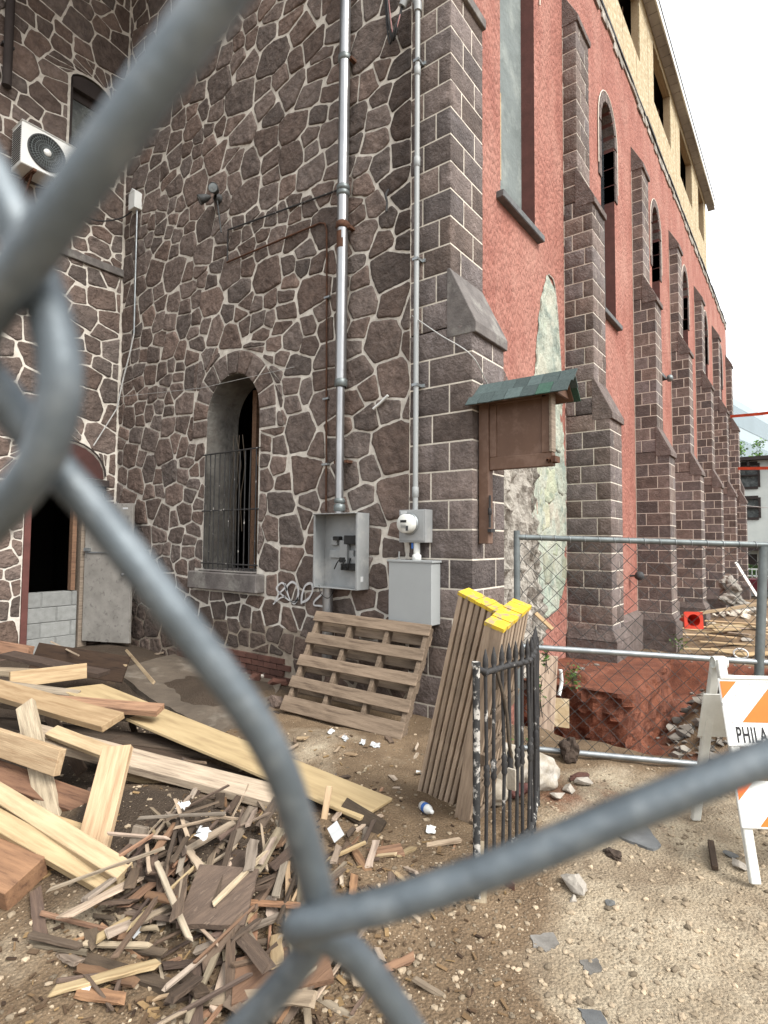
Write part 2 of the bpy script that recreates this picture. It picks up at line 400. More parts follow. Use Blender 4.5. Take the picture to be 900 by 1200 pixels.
def slab(mb, rect, holes, P, thick, col=(1, 1, 1), mi=0, rmi=None):
    """wall slab with openings; P(u, z, w) maps to the world, w<0 goes into the wall"""
    u0, u1, z0, z1 = rect; polys = [[(u0, z0), (u1, z0), (u1, z1), (u0, z1)]]
    for h in holes:
        nx = []
        for p in polys: nx += subtract(p, h)
        polys = nx
    for p in polys:
        mb.add([P(a, b, 0) for a, b in p], [tuple(range(len(p)))], col, mi)
    for h in [[(u0, z0), (u1, z0), (u1, z1), (u0, z1)]] + list(holes):
        n = len(h)
        mb.add([P(a, b, 0) for a, b in h] + [P(a, b, -thick) for a, b in h], [(i, (i+1) % n, n+(i+1) % n, n+i) for i in range(n)], col, mi if rmi is None or h[0] == (u0, z0) and len(h) == 4 else rmi)

def rubble(mb, rect, holes, P, seed=1, size=.31, gap=.0125, relief=.012, holegap=.01, tintf=None):
    """random polygonal masonry: every stone is a raised rough pillow with a mortar joint round it"""
    R = random.Random(seed); u0, u1, z0, z1 = rect; AN = 1.22
    pts = []; rr = []
    cell = size*.9; grid = {}
    for _ in range(int((u1-u0)*(z1-z0)/size**2*60)):
        r = size*R.choice((.42, .6, .8, .95, 1.1, 1.3, 1.5)); p = (R.uniform(u0-.3, u1+.3)/AN, R.uniform(z0-.3, z1+.3))
        gx, gy = int(p[0]/cell), int(p[1]/cell); ok = True
        for i in range(gx-2, gx+3):
            for j in range(gy-2, gy+3):
                for k in grid.get((i, j), ()):
                    if math.hypot(pts[k][0]-p[0], pts[k][1]-p[1]) < (r+rr[k])*.43: ok = False; break
                if not ok: break
            if not ok: break
        if ok:
            grid.setdefault((gx, gy), []).append(len(pts)); pts.append(p); rr.append(r)
    A = np.array(pts)
    for k, (px, py) in enumerate(pts):
        d = (A[:, 0]-px)**2 + (A[:, 1]-py)**2; near = np.argsort(d)[1:22]
        poly = [((u0)/AN, z0), (u1/AN, z0), (u1/AN, z1), (u0/AN, z1)]
        g = gap*R.uniform(.75, 1.3)
        for q in near:
            ax, ay = A[q, 0]-px, A[q, 1]-py; l = math.hypot(ax, ay); ax /= l; ay /= l
            w = rr[k]/(rr[k]+rr[q])*.5 + .25
            # joints lean towards level and plumb, each with a random skew shared by both stones
            i0, i1 = (k, q) if k < q else (q, k); sk = ((i0*7919+i1*104729) % 1000)/1000-.5
            th = math.atan2(ay, ax); sn_ = round(th/(pi/2))*(pi/2); d0 = th-sn_
            th2 = sn_ + d0*.62 + sk*.22; mx_, my_ = px+ax*l*w, py+ay*l*w; ax, ay = cos(th2), sin(th2)
            poly = clip(poly, ax, ay, ax*mx_+ay*my_ - g)
            if len(poly) < 3: break
            continue
            poly = clip(poly, ax, ay, ax*px+ay*py + l*w - g)
            if len(poly) < 3: break
        if len(poly) < 3: continue
        polys = [[(a*AN, b) for a, b in poly]]
        for h in holes:
            nx = []
            for p in polys: nx += subtract(p, h, holegap)
            polys = nx
        for p in polys:
            if abs(area(p)) < .004: continue
            stone(mb, ccw(p), P, R, relief, tintf)

def stone(mb, p, P, R, relief=.012, tintf=None, edge=.0055, chaikin=1, seg=.035):
    cx = sum(a for a, b in p)/len(p); cy = sum(b for a, b in p)/len(p)
    for _ in range(chaikin):
        q = []
        for i in range(len(p)):
            a, b = p[i], p[(i+1) % len(p)]
            L_ = math.hypot(b[0]-a[0], b[1]-a[1]); t = min(.3, R.uniform(.006, .02)/max(L_, 1e-6))
            q += [(a[0]+(b[0]-a[0])*t, a[1]+(b[1]-a[1])*t), (b[0]+(a[0]-b[0])*t, b[1]+(a[1]-b[1])*t)]
        p = q
    ring = []
    for i in range(len(p)):
        a, b = p[i], p[(i+1) % len(p)]; L_ = math.hypot(b[0]-a[0], b[1]-a[1]); n = max(1, int(L_/seg))
        for k in range(n): ring.append((a[0]+(b[0]-a[0])*k/n, a[1]+(b[1]-a[1])*k/n))
    o1 = R.uniform(0, 99); n = len(ring); out = []
    for a, b in ring:
        e = noise.noise(Vector((a*15, b*15, o1)))*edge*1.5 + noise.noise(Vector((a*50, b*50, o1)))*edge*1.2
        l = math.hypot(a-cx, b-cy) or 1; out.append((a+(a-cx)/l*e, b+(b-cy)/l*e))
    tx, ty = R.uniform(-.045, .045), R.uniform(-.045, .045); base = relief*R.uniform(.5, 1.4)
    def ringv(f, w, am):
        vs = []
        for a, b in out:
            x = cx+(a-cx)*f; y = cy+(b-cy)*f
            h = w + (x-cx)*tx + (y-cy)*ty + am*noise.noise(Vector((x*11, y*11, o1+3))) + am*.8*noise.noise(Vector((x*29, y*29, o1)))
            vs.append(P(x, y, max(h, .0015)))
        return vs
    V = [P(a, b, -.004) for a, b in out] + ringv(.975, base*.75, .003) + ringv(.88, base, .007) + ringv(.70, base*1.05, .010) + ringv(.46, base*1.1, .010) + ringv(.22, base*1.1, .009) + [P(cx, cy, base*1.15)]
    F_ = [(r*n+i, r*n+(i+1) % n, (r+1)*n+(i+1) % n, (r+1)*n+i) for r in range(5) for i in range(n)] + [(5*n+i, 5*n+(i+1) % n, 6*n) for i in range(n)]
    t = R.uniform(.74, 1.28); hue = R.uniform(-.07, .07)
    col = (t*(1+hue), t, t*(1-hue*.6))
    if tintf: col = tuple(x*y for x, y in zip(col, tintf(cx, cy)))
    mb.add(V, F_, col, 0, True)
# ================================================================ GROUND
def sm(x, a, b):
    t = min(1, max(0, (x-a)/(b-a))); return t*t*(3-2*t)
def nz2(x, y, s, o=0.):
    return noise.noise(Vector((x*s+o, y*s-o, o*.37)))
def gauss(x, y, cx, cy, sx, sy):
    return math.exp(-((x-cx)/sx)**2-((y-cy)/sy)**2)
def gh(x, y):
    h = .05*nz2(x, y, .7, 3) + .022*nz2(x, y, 2.3, 9) + .010*nz2(x, y, 7, 1)*(1 if x < 9 else .3)
    e = .09*nz2(x, y, 1.7, 21) + .06*nz2(x, y, 4.1, 13)
    # pile of spoil under the lumber and the debris heap
    h += .20*gauss(x, y, -2.75, .55, .55, .6) + .10*gauss(x, y, -2.55, -.35, .55, .5) + .12*gauss(x, y, -1.2, 4.2, .8, 1.0)
    h += .10*gauss(x, y, -.7, 2.3, .5, .5) + .07*gauss(x, y, -1.2, .6, .5, .7) + .1*gauss(x, y, -.4, 5.4, .7, .8)
    # yard falls along the church
    h -= .65*sm(x, 2.0, 8.6) + .25*sm(x, 9, 24) + .25*sm(x, 24, 32)
    # excavated trench
    tr = sm(x+e*1.3, .40, .85)*(1-sm(x+e, 7.0, 7.5))*(1-sm(y+e*.5, -.32, -.12)*(1-sm(x, 4.9, 5.3)))
    pk = sm(x+e, .40, .72)*(1-sm(x+e*.7, 2.5, 2.75))*(sm(y, -.5, -.1))
    dz = .95 - .65*sm(x, 2.0, 8.6)*.75
    h -= max(tr*dz, pk*.98)
    h += (.80+.25*nz2(x, y, 2.2, 8))*gauss(x, y, 4.2, -1.55, 1.1, .60)*tr + .10*nz2(x, y, 3.1, 5)*tr
    # block of subsoil left standing under the first free buttress
    # heaps of rubbish beyond the trench
    h += .30*gauss(x, y, 10.8, -1.1, 1.3, .8) + .28*gauss(x, y, 15.2, -.6, 1.5, .7) + .5*gauss(x, y, 8.5, -3.6, 1.3, .9)
    return h
def gtint(x, y):
    n = .22*nz2(x, y, 1.3, 31)
    tr = sm(x, .25, .7)*(1-sm(x, 7.2, 8.4))
    red = max(tr*(1-min(1, 1.6*gauss(x, y, 4.2, -1.6, 1.5, .70))), .75*gauss(x, y, -.8, -1.2, .7, .8)*.6, .8*gauss(x, y, 8.3, -3.4, 1.4, 1))
    sand = sm(-y+.35*x+n*1.6, .5, 1.25)*(1-sm(x, -.6, .2)) + .55*gauss(x, y, -1.25, .75, .5, .6) + .5*gauss(x, y, -3.35, -.1, .45, .35)
    damp = sm(y-.25*x+n, 1.2, 2.4)*.8 + .75*gauss(x, y, -2.75, .5, .8, .8) + .5*gauss(x, y, -2.7, -.35, .55, .55)  # damp dirt at the left; contact shade painted under lumber and debris heap
    return (min(1, sand), min(1, red), min(1, damp)*(1-red))
def axis_lines(segs):
    out = [segs[0][0]]
    for a, b, st in segs:
        n = max(1, round((b-a)/st)); out += [a+(b-a)*(i+1)/n for i in range(n)]
    return out
gx = axis_lines([(-400, -60, 60), (-60, -10, 6), (-10, -5, .5), (-5, .2, .03), (.2, 3, .04), (3, 9, .06), (9, 18, .15), (18, 40, .8), (40, 100, 6), (100, 700, 60)])
gy = axis_lines([(-500, -60, 60), (-60, -12, 6), (-12, -4, .4), (-4, -2.8, .1), (-2.8, 2.4, .03), (2.4, 6.6, .05), (6.6, 12, .5), (12, 60, 6), (60, 500, 60)])
gm = bpy.data.meshes.new('ground')
nx_, ny_ = len(gx), len(gy)
gv = [(x, y, gh(x, y) if -12 < x < 60 and -14 < y < 14 else (-1.15 if x > 30 else 0)) for x in gx for y in gy]
gf = [(i*ny_+j, (i+1)*ny_+j, (i+1)*ny_+j+1, i*ny_+j+1) for i in range(nx_-1) for j in range(ny_-1)]
gm.from_pydata(gv, [], gf); gm.polygons.foreach_set('use_smooth', [True]*len(gf))
ca = gm.color_attributes.new('tint', 'FLOAT_COLOR', 'POINT')
arr = np.ones((len(gv), 4), np.float32)
for i, (x, y, z) in enumerate(gv):
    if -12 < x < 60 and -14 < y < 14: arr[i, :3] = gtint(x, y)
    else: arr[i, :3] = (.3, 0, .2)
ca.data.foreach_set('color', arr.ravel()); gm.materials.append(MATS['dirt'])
ground = bpy.data.objects.new('ground', gm); COL.objects.link(ground); tag(ground, kind='structure')

mb = MB(); ST = -1.03
mb.box(29.5, 33.2, -40, 40, ST-.2, ST)
tag(mb.build('road', 'asphalt'), kind='structure')
mb = MB(); mb.box(33.2, 35.2, -40, 40, ST-.2, ST+.12)
tag(mb.build('pavement', 'concrete'), kind='structure')

# bank of red subsoil left standing under the first free buttress
def soil_bank(x0, x1, y0, y1, zb, zt, seed, st=.045):
    mb = MB(); zs = [zb+(zt-zb)*i/round((zt-zb)/st) for i in range(round((zt-zb)/st)+1)]
    per = []
    n1 = round((x1-x0)/st); n2 = round((y1-y0)/st)
    for i in range(n2): per.append((x0, y1-(y1-y0)*i/n2, -1, 0))
    for i in range(n1): per.append((x0+(x1-x0)*i/n1, y0, 0, -1))
    per.append((x1, y0, 1, -1)); vs = []
    for z in zs:
        for x, y, nx, ny in per:
            p = Vector((x, y, z)); k = .12*noise.noise(p*2.1+Vector((seed, 0, 0)))+.05*noise.noise(p*5)+.035*noise.noise(p*11)+.03*noise.noise(p*23)+.06*(1-(z-zb)/(zt-zb))
            if z == zt: k -= .06
            vs.append((x+nx*k-(.0 if nx else 0), y+ny*k, z+.03*noise.noise(p*4)))
    n = len(per); mb.add(vs, [(r*n+i, r*n+i+1, (r+1)*n+i+1, (r+1)*n+i) for r in range(len(zs)-1) for i in range(n-1)], (0, 1, 0), 0, False)
    top = vs[-n:]; mb.add(top+[(p[0], y1, p[2]-.02) for p in top], [(i, i+1, n+i+1, n+i) for i in range(n-1)], (0, .8, .3), 0, True)
    return tag(mb.build('soil_bank', 'dirt'), kind='structure')
YW = .665
soil_bank(2.45, 5.05, -.66, YW+.2, -1.15, -.12, 3.3)

# ================================================================ CHURCH
YW = .665            # plane of the red side wall
XI = 6.05            # plane of the wing wall
HT = 12.0
PF = lambda u, z, w: (-w, u, z)
PW = lambda u, z, w: (u, XI-w, z)
PS = lambda u, z, w: (u, YW-w, z)
church = empty('stone_church', (0, 0, 0), 'long brownstone church with red stucco side wall, stone buttresses and raw sheathed top storey', 'church')
DIRT = (.50, .45, .40)
def lowdirt(u, z):
    k = sm(z + .25*noise.noise(Vector((u*1.3, z*1.3, 4))), .35, 1.15); return tuple((d+(1-d)*k)*(1-.42*sm(z, 3.4, 4.4)*gauss(u, 0, .78+.06*noise.noise(Vector((z, 3, 1))), 0, .16, 1)) for d in (.72, .68, .64))

# ---- stone front
WC, WH = 3.33, .51
op = arch(WC, WH, 1.2, 3.15, 14)
mb = MB()
slab(mb, (YW, XI, -.6, .62), [], PF, .5, DIRT, 1)
slab(mb, (YW, XI, .62, HT), [op], PF, .5, (1, 1, 1), 1, 2)
rubble(mb, (YW+.0, XI, -.5, HT), [arch(WC, .80, 2.9, 3.15, 14), [(WC-WH-.02, 1.15), (WC+WH+.02, 1.15), (WC+WH+.02, 2.95), (WC-WH-.02, 2.95)],
       [(2.66, .96), (4.02, .96), (4.02, 1.22), (2.66, 1.22)], [(2.2, .02), (4.35, .02), (4.35, .30), (2.2, .30)]], PF, 11, .37, .0105, .014, .012, lowdirt)
R2 = random.Random(5); NV = 9
for i in range(NV):
    a0, a1 = pi*i/NV+.015, pi*(i+1)/NV-.015
    p = [(WC+r*cos(a), 3.15+r*sin(a)) for r, a in ((WH, a0), (.79, a0), (.79, (a0+a1)/2), (.79, a1), (WH, a1), (WH, (a0+a1)/2))]
    stone(mb, ccw(p), PF, R2, .016, None, .002, 0)
for sgn in (-1, 1):
    p = [(WC+sgn*WH, 2.92), (WC+sgn*.79, 2.92), (WC+sgn*.79, 3.135), (WC+sgn*WH, 3.135)]
    stone(mb, ccw(p), PF, R2, .016, None, .002, 0)
facade = mb.build('stone_facade', ['rubble_stone', 'mortar', 'white_plaster'], church)
mb = MB(); mb.box(-.13, .3, 2.68, 4.0, .985, 1.20); mb.box(-.09, .48, WC-WH, WC+WH, 1.2, 1.225)
mb.build('window_sill', 'cap_stone', facade, .012)
mb = MB()
for r in range(4):
    x = 2.22 + (.1 if r % 2 else 0)
    while x < 4.25:
        mb.box(-.025-rng.uniform(0, .01), .05, x, min(x+.2, 4.33), .03+r*.066, .03+r*.066+.056, col=(rng.uniform(.6, 1.1),)*3); x += .212
mb.build('brick_courses', 'brick_red', facade)
mb = MB()     # window leaf frame standing in the opening
mb.box(.52, .59, 3.50, 3.58, 1.0, 3.6); mb.prism([(.53, 3.50, 2.74), (.53, 3.50, 2.62), (.53, 3.2, 2.30), (.53, 3.2, 2.42)], (.05, 0, 0))
mb.build('window_frame', 'brown_wood', facade, .004)
mb = MB()
gz = (1.30, 1.96, 2.68)
for z in gz: mb.tube([(-.02, WC-WH-.03, z), (-.02, WC+WH+.03, z)], .010, 6)
for k in range(11):
    y = WC-WH+.02+k*(2*WH-.04)/10; mb.tube([(-.02, y, 1.22), (-.02+rng.uniform(-.008, .008), y+rng.uniform(-.01, .01), 2.0), (-.02, y, 2.69)], .0075, 6)
mb.build('window_grille', 'black_iron', facade)
# pieces of loose vine and cable caught in the grille
mb = MB()
for k in range(4):
    y = 3.2+k*.06; mb.tube(spline([(.1, y+.05, 2.9), (.06, y+rng.uniform(-.1, .1), 2.5), (.05, y+rng.uniform(-.12, .12), 2.1), (.08, y, 1.7)]), .005, 5)
mb.build('vine', 'bark', facade)
# graffiti strokes, sprayed flat on the stone
mb = MB()
def spray(pts, wd=.012):
    P_ = [onX(px, py, -.037) for px, py in pts]; sp = spline(P_, 6)
    vs = []
    for i, p in enumerate(sp):
        t = (sp[min(i+1, len(sp)-1)]-sp[max(i-1, 0)]).normalized(); nrm = Vector((0, -t.z, t.y)); w = wd*(1+.5*noise.noise(p*9))
        vs += [p+nrm*w, p-nrm*w]
    n = len(sp); mb.add(vs, [(2*i, 2*i+1, 2*i+3, 2*i+2) for i in range(n-1)])
spray([(322, 706), (326, 697), (334, 688), (330, 683), (324, 690), (333, 699), (344, 706), (350, 700)], .010)
spray([(334, 684), (336, 692), (340, 703), (345, 707), (349, 699), (349, 688), (343, 682), (337, 686), (335, 693)], .012)
spray([(353, 708), (354, 697), (358, 686), (365, 684), (366, 693), (361, 702), (354, 706)], .012)
spray([(367, 688), (374, 684), (380, 688), (377, 696), (369, 704), (368, 709), (375, 710), (383, 712)], .011)
spray([(320, 708), (328, 701), (335, 699)], .008)
mb.build('graffiti', 'graffiti', facade)

# ---- wing at the left
DC0, DC1 = -1.17, -.50
dhole = [(DC0-.05, -.3), (DC1+.05, -.3), (DC1+.05, 2.36), (DC0-.05, 2.36)]
tym = arch(-.78, .60, 2.36, 2.50, 12, .50)
wwin = arch(-.585, .29, 7.2, 8.28, 8, .16)
acbk = [(-1.62, 6.0), (-1.0, 6.0), (-1.0, 6.55), (-1.62, 6.55)]
mb = MB()
slab(mb, (-5, 0, -.6, HT), [dhole, wwin], PW, .35, (1, 1, 1), 1, 2)
rubble(mb, (-5, -.045, -.5, HT), [[(DC0-.09, -.6), (DC1+.09, -.6), (DC1+.09, 2.36), (DC0-.09, 2.36)], tym, [(-.90, 7.12), (-.27, 7.12), (-.27, 8.3), (-.90, 8.3)], arch(-.585, .31, 7.2, 8.28, 8, .18)], PW, 23, .40, .0085, .009, .012, lowdirt)
wing = mb.build('wing_wall', ['rubble_stone', 'mortar', 'white_plaster'], church)
# tympanum, lintel, jambs, block infill
mb = MB(); mb.prism([PW(a, b, .02) for a, b in arch(-.78, .56, 2.48, 2.50, 12, .46)], (0, .05, 0), (.55, .6, .6)); mb.build('door_tympanum', 'maroon_paint', wing)
mb = MB(); mb.tube([PW(-.78+.58*cos(pi*i/14), 2.52+.48*sin(pi*i/14), .03) for i in range(15)], .013, 6); mb.build('arch_moulding', 'house_trim', wing)
mb = MB(); mb.box(-1.36, -.17, XI-.10, XI+.1, 2.36, 2.46); mb.box(-1.34, -.19, XI-.06, XI+.1, 2.28, 2.36); mb.build('door_lintel', 'house_trim', wing, .006)
mb = MB(); mb.box(DC0-.09, DC0-.01, XI-.03, XI+.15, -.2, 2.3); mb.build('door_jamb', 'maroon_paint', wing, .004)
mb = MB(); mb.box(DC1-.02, DC1+.10, XI-.03, XI+.15, -.2, 2.28); mb.build('door_jamb', 'grey_wood', wing, .004)
mb = MB(); mb.box(DC1-.12, DC1-.06, XI+.02, XI+.12, .86, 2.26); mb.build('door_stud', 'brown_wood', wing, .003)
mb = MB()
for r in range(4):
    x = DC0-.02 + (-.2 if r % 2 else 0)
    while x < DC1-.03:
        a, b = max(x, DC0-.01), min(x+.385, DC1-.03)
        if b-a > .04: mb.box(a, b-.01, XI+.0+rng.uniform(0, .006), XI+.19, .03+r*.208, .03+r*.208+.196, (rng.uniform(.85, 1.1),)*3)
        x += .395
mb.box(DC0, DC1-.03, XI+.012, XI+.18, -.2, .84, (.8, .8, .8))
mb.build('block_infill', 'cmu', wing, .004)
mb = MB()
mb.box(-.90, -.27, XI+.10, XI+.16, 8.06, 8.22); mb.box(-.90, -.83, XI+.02, XI+.16, 7.2, 8.3); mb.box(-.34, -.27, XI+.02, XI+.16, 7.2, 8.3); mb.box(-.90, -.27, XI+.06, XI+.16, 7.2, 7.30)
mb.prism([PW(a, b, -.02) for a, b in arch(-.585, .29, 8.18, 8.26, 8, .16)], (0, .12, 0))
wf = mb.build('window_frame', 'house_trim', church, .004)
mb = MB(); mb.box(-.84, -.33, XI+.115, XI+.125, 7.28, 8.1); mb.build('window_pane', 'dirty_glass', wf)
mb = MB(); mb.box(-.95, -.20, XI-.06, XI+.2, 7.10, 7.2); mb.build('window_sill', 'cap_stone', wf, .008)
mb = MB(); mb.box(-1.3, -.02, XI-.05, XI+.02, 5.62, 5.74); mb.build('string_course', 'cap_stone', wing, .008)
# hidden body of the building: keeps the rooms behind the openings dark
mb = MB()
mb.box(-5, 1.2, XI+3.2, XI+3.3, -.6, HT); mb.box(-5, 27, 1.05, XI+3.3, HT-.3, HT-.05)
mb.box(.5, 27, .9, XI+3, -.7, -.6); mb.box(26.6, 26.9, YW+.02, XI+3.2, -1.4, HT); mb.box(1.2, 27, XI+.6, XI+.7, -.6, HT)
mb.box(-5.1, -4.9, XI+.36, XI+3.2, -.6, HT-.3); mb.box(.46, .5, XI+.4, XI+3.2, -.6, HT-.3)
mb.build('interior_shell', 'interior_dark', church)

# ---- red side wall
BX = [0., 4.30, 8.72, 12.95, 17.30, 21.72, 26.25]      # near faces of the buttresses
BW = .63
wins = []
for k in range(6):
    uc = 2.55 if k == 0 else (BX[k]+BW+BX[k+1])/2
    wins.append((uc, .56 if k == 0 else .47))
holes = [arch(uc, hw, 5.96, 9.62 if k else 10.4, 12, hw*1.35) for k, (uc, hw) in enumerate(wins)]
mb = MB(); slab(mb, (.03, 26.6, -1.4, HT), holes, PS, .34, (1, 1, 1), 0, 1)
side = mb.build('side_wall', ['red_stucco', 'maroon_paint'], church)
for k, (uc, hw) in enumerate(wins):
    wz = 9.62 if k else 10.4
    w = MB(); w.prism([PS(a, b, -.20) for a, b in arch(uc, hw+.02, 5.9, wz, 12, hw*1.35+.02)], (0, .06, 0))
    wo = w.build('boarded_window', 'cement_board', church)
    s = MB(); s.box(uc-hw-.12, uc+hw+.12, YW-.10, YW+.2, 5.86, 5.955); s.build('window_sill', 'slate', wo, .01)
    if k:
        g = MB(); g.prism([PS(a, b, -.17) for a, b in arch(uc, hw-.10, 8.35, wz, 10, hw*1.35-.13)], (0, .02, 0)); g.build('window_pane', 'dark_glass', wo)
    r = MB()
    NVs = 8
    for i in range(NVs):
        a0, a1 = pi*i/NVs+.02, pi*(i+1)/NVs-.02
        q = [(uc+(hw+d)*cos(a), wz+(hw*1.35+d)*sin(a)) for d, a in ((0, a0), (.17, a0), (.17, a1), (0, a1))]
        r.prism([PS(x, z, .025) for x, z in q], (0, .24, 0), (rng.uniform(.8, 1.15),)*3)
    for sg in (-1, 1):
        for i in range(3 if k else 0):
            z0 = wz-.02-(i+1)*.36
            a, b = sorted((uc+sg*hw, uc+sg*(hw+.17)))
            r.box(a, b, YW-.025, YW+.2, z0, z0+.345, (rng.uniform(.8, 1.15),)*3)
    q = [(uc+(hw+.185)*cos(pi*i/12), wz+(hw*1.35+.185)*sin(pi*i/12)) for i in range(13)]
    r.build('arch_surround', 'ashlar_stone', wo)
    jn = MB()
    jn.tube([PS(a, b, .02) for a, b in [(uc+hw+.185, wz-.9)]+q+[(uc-hw-.185, wz-.9)]], .012, 5); jn.build('pointing', 'ashlar_joint', wo)
# strip of pale timber left in the first opening
mb = MB(); mb.box(2.0, 2.06, YW+.02, YW+.14, 6.2, 7.35); mb.build('timber_strip', 'pine_wood', side)
# plaster fallen off: older green stone showing, broken rubble lower down
def patch(name, pts, m, w, seed, amp=.05, parent=side, cell=.07):
    mb = MB(); us = [p[0] for p in pts]; zs = [p[1] for p in pts]
    # ragged outline, then stones inside
    ring = []
    for i in range(len(pts)):
        a, b = pts[i], pts[(i+1) % len(pts)]; n = max(1, int(math.hypot(b[0]-a[0], b[1]-a[1])/.05))
        for k in range(n):
            x = a[0]+(b[0]-a[0])*k/n; z = a[1]+(b[1]-a[1])*k/n
            ring.append((x+.03*noise.noise(Vector((x*7, z*7, seed))), z+.03*noise.noise(Vector((x*7, z*7, seed+5)))))
    me = bmesh.new(); vs = [me.verts.new(PS(x, z, w)) for x, z in ring]; fc = me.faces.new(vs)
    bmesh.ops.triangulate(me, faces=[fc]); 
    for _ in range(5):
        es = [e for e in me.edges if e.calc_length() > cell]
        if not es: break
        bmesh.ops.subdivide_edges(me, edges=es, cuts=1); bmesh.ops.triangulate(me, faces=list(me.faces))
    for v in me.verts:
        bd = v.is_boundary; p = v.co
        v.co.y -= 0 if bd else amp*(.35+noise.noise(Vector((p.x*4, p.z*4, seed)))+.6*noise.noise(Vector((p.x*11, p.z*11, seed))))
    me.verts.index_update(); mb.add([v.co.copy() for v in me.verts], [[v.index for v in f.verts] for f in me.faces], (1, 1, 1), 0, False); me.free()
    return mb.build(name, m, parent)
gp = [(3.55, 5.55), (3.83, 5.45), (4.02, 4.6), (4.12, 3.7), (4.2, 2.95), (4.27, 2.6), (4.26, 1.6), (4.1, 1.2), (3.92, .62), (3.1, .45), (2.9, 2.2), (2.75, 3.35), (3.05, 3.95), (3.18, 4.6), (3.3, 5.1)]
# individually visible slabs of the green stone
rg = MB()
pg = patch('bare_backing', gp, 'green_stone', .006, 3.3, .03)
def inside(p, poly):
    c = False; n = len(poly)
    for i in range(n):
        (x0, y0), (x1, y1) = poly[i], poly[i-1]
        if (y0 > p[1]) != (y1 > p[1]) and p[0] < (x1-x0)*(p[1]-y0)/(y1-y0)+x0: c = not c
    return c
tmp = MB(); RR = random.Random(41)
class Filt:
    """collects only the stones whose centre lies in the bare patch"""
    def __init__(s, poly, dst): s.poly = poly; s.dst = dst
    def add(s, vs, fs, col=(1, 1, 1), mi=0, smooth=False):
        c = vs[-1]
        if inside((c[0], c[2]), s.poly):
            g = RR.uniform(.8, 1.15); s.dst.add(vs, fs, (g*RR.uniform(.92, 1.1), g, g*RR.uniform(.85, 1.05)), mi, smooth)
gin = [(3.6, 5.4), (3.78, 5.3), (3.95, 4.6), (4.05, 3.7), (4.13, 2.95), (4.2, 2.6), (4.19, 1.6), (4.03, 1.25), (3.85, .7), (3.15, .5), (2.98, 2.2), (2.85, 3.3), (3.13, 3.95), (3.26, 4.6), (3.38, 5.1)]
rubble(Filt(gin, rg), (2.6, 4.4, .3, 5.7), [], PS, 77, .62, .003, .014)
rg.build('bare_green_stone', 'green_stone', side)
patch('broken_rubble', [(.60, 3.25), (1.5, 3.45), (2.75, 3.35), (2.95, 2.2), (3.15, .5), (2.9, -.4), (.60, -.4)], 'broken_plaster', .008, 8.1, .15, side, .05)
# tops of the jagged plaster edge
mb = MB(); mb.tube(spline([PS(a, b, .012) for a, b in [(3.6, 5.56), (3.83, 5.46), (4.02, 4.6), (4.12, 3.7)]]), .016, 5); mb.build('plaster_edge', 'broken_plaster', side)
# old round relieving arch above the notice board
mb = MB()
for i in range(5):
    a0, a1 = .5+i*.42+.02, .5+(i+1)*.42-.02
    q = [(1.75+r*cos(a), 3.15+r*sin(a)*1.1) for r, a in ((.25, a0), (.62, a0), (.62, a1), (.25, a1))]
    mb.prism([PS(x, z, .012) for x, z in q], (0, .03, 0))
mb.build('relieving_arch', 'ashlar_stone', side)
# low plinth along the foot of the wall
for k in range(1, 6):
    mb = MB(); z = .22-.07*k; x0, x1 = BX[k]+BW, BX[k+1]
    mb.prism([(x0, YW, -1.5), (x0, YW-.12, -1.5), (x0, YW-.12, z-.1), (x0, YW, z)], (x1-x0, 0, 0)); mb.build('plinth', 'ashlar_stone', side)

# ---- buttresses
def rough_block(mb, x0, x1, y0, y1, z0, z1, R, n=3, am=.006, px=(0, 0), pe=.0035):
    """dressed stone block; px says which ends are outer faces and stand proud of the joint"""
    if px[0]: x0 -= pe
    if px[1]: x1 += pe
    if len(px) > 2 and px[2]: y0 -= pe
    t = R.uniform(.68, 1.38); h = R.uniform(-.06, .06); col = (t*(1+h), t, t*(1-h))
    if n == 0: mb.box(x0, x1, y0, y1, z0, z1, col); return
    o = R.uniform(0, 50)
    for P_, w0 in ((lambda a, b: Vector((x0, y0+a*(y1-y0), z0+b*(z1-z0))), Vector((-1, 0, 0))), (lambda a, b: Vector((x0+a*(x1-x0), y0, z0+b*(z1-z0))), Vector((0, -1, 0))),
                   (lambda a, b: Vector((x1, y0+a*(y1-y0), z0+b*(z1-z0))), Vector((1, 0, 0)))):
        vs = []; m = n+2; a = [0, .035]+[k/n for k in range(1, n)]+[.965, 1]
        for i in range(m+1):
            for j in range(m+1):
                p = P_(a[i], a[j]); ed = min(i, m-i, j, m-j)
                if ed > 0: p += w0*max(-.0005, am*.7 + am*1.8*noise.noise(p*13+Vector((o, 0, 0))) + am*noise.noise(p*31))
                vs.append(p)
        mb.add(vs, [(i*(m+1)+j, (i+1)*(m+1)+j, (i+1)*(m+1)+j+1, i*(m+1)+j+1) for i in range(m) for j in range(m)], col, 0, True)
    mb.add([(x0, y0, z1), (x1, y0, z1), (x1, y1, z1), (x0, y1, z1), (x0, y0, z0), (x1, y0, z0), (x1, y1, z0), (x0, y1, z0)], [(0, 1, 2, 3), (7, 6, 5, 4)], col)
STG = [(0., -1.2, 4.1), (.225, 3.55, 7.48), (.45, 6.95, 10.5)]    # outer face, from, to
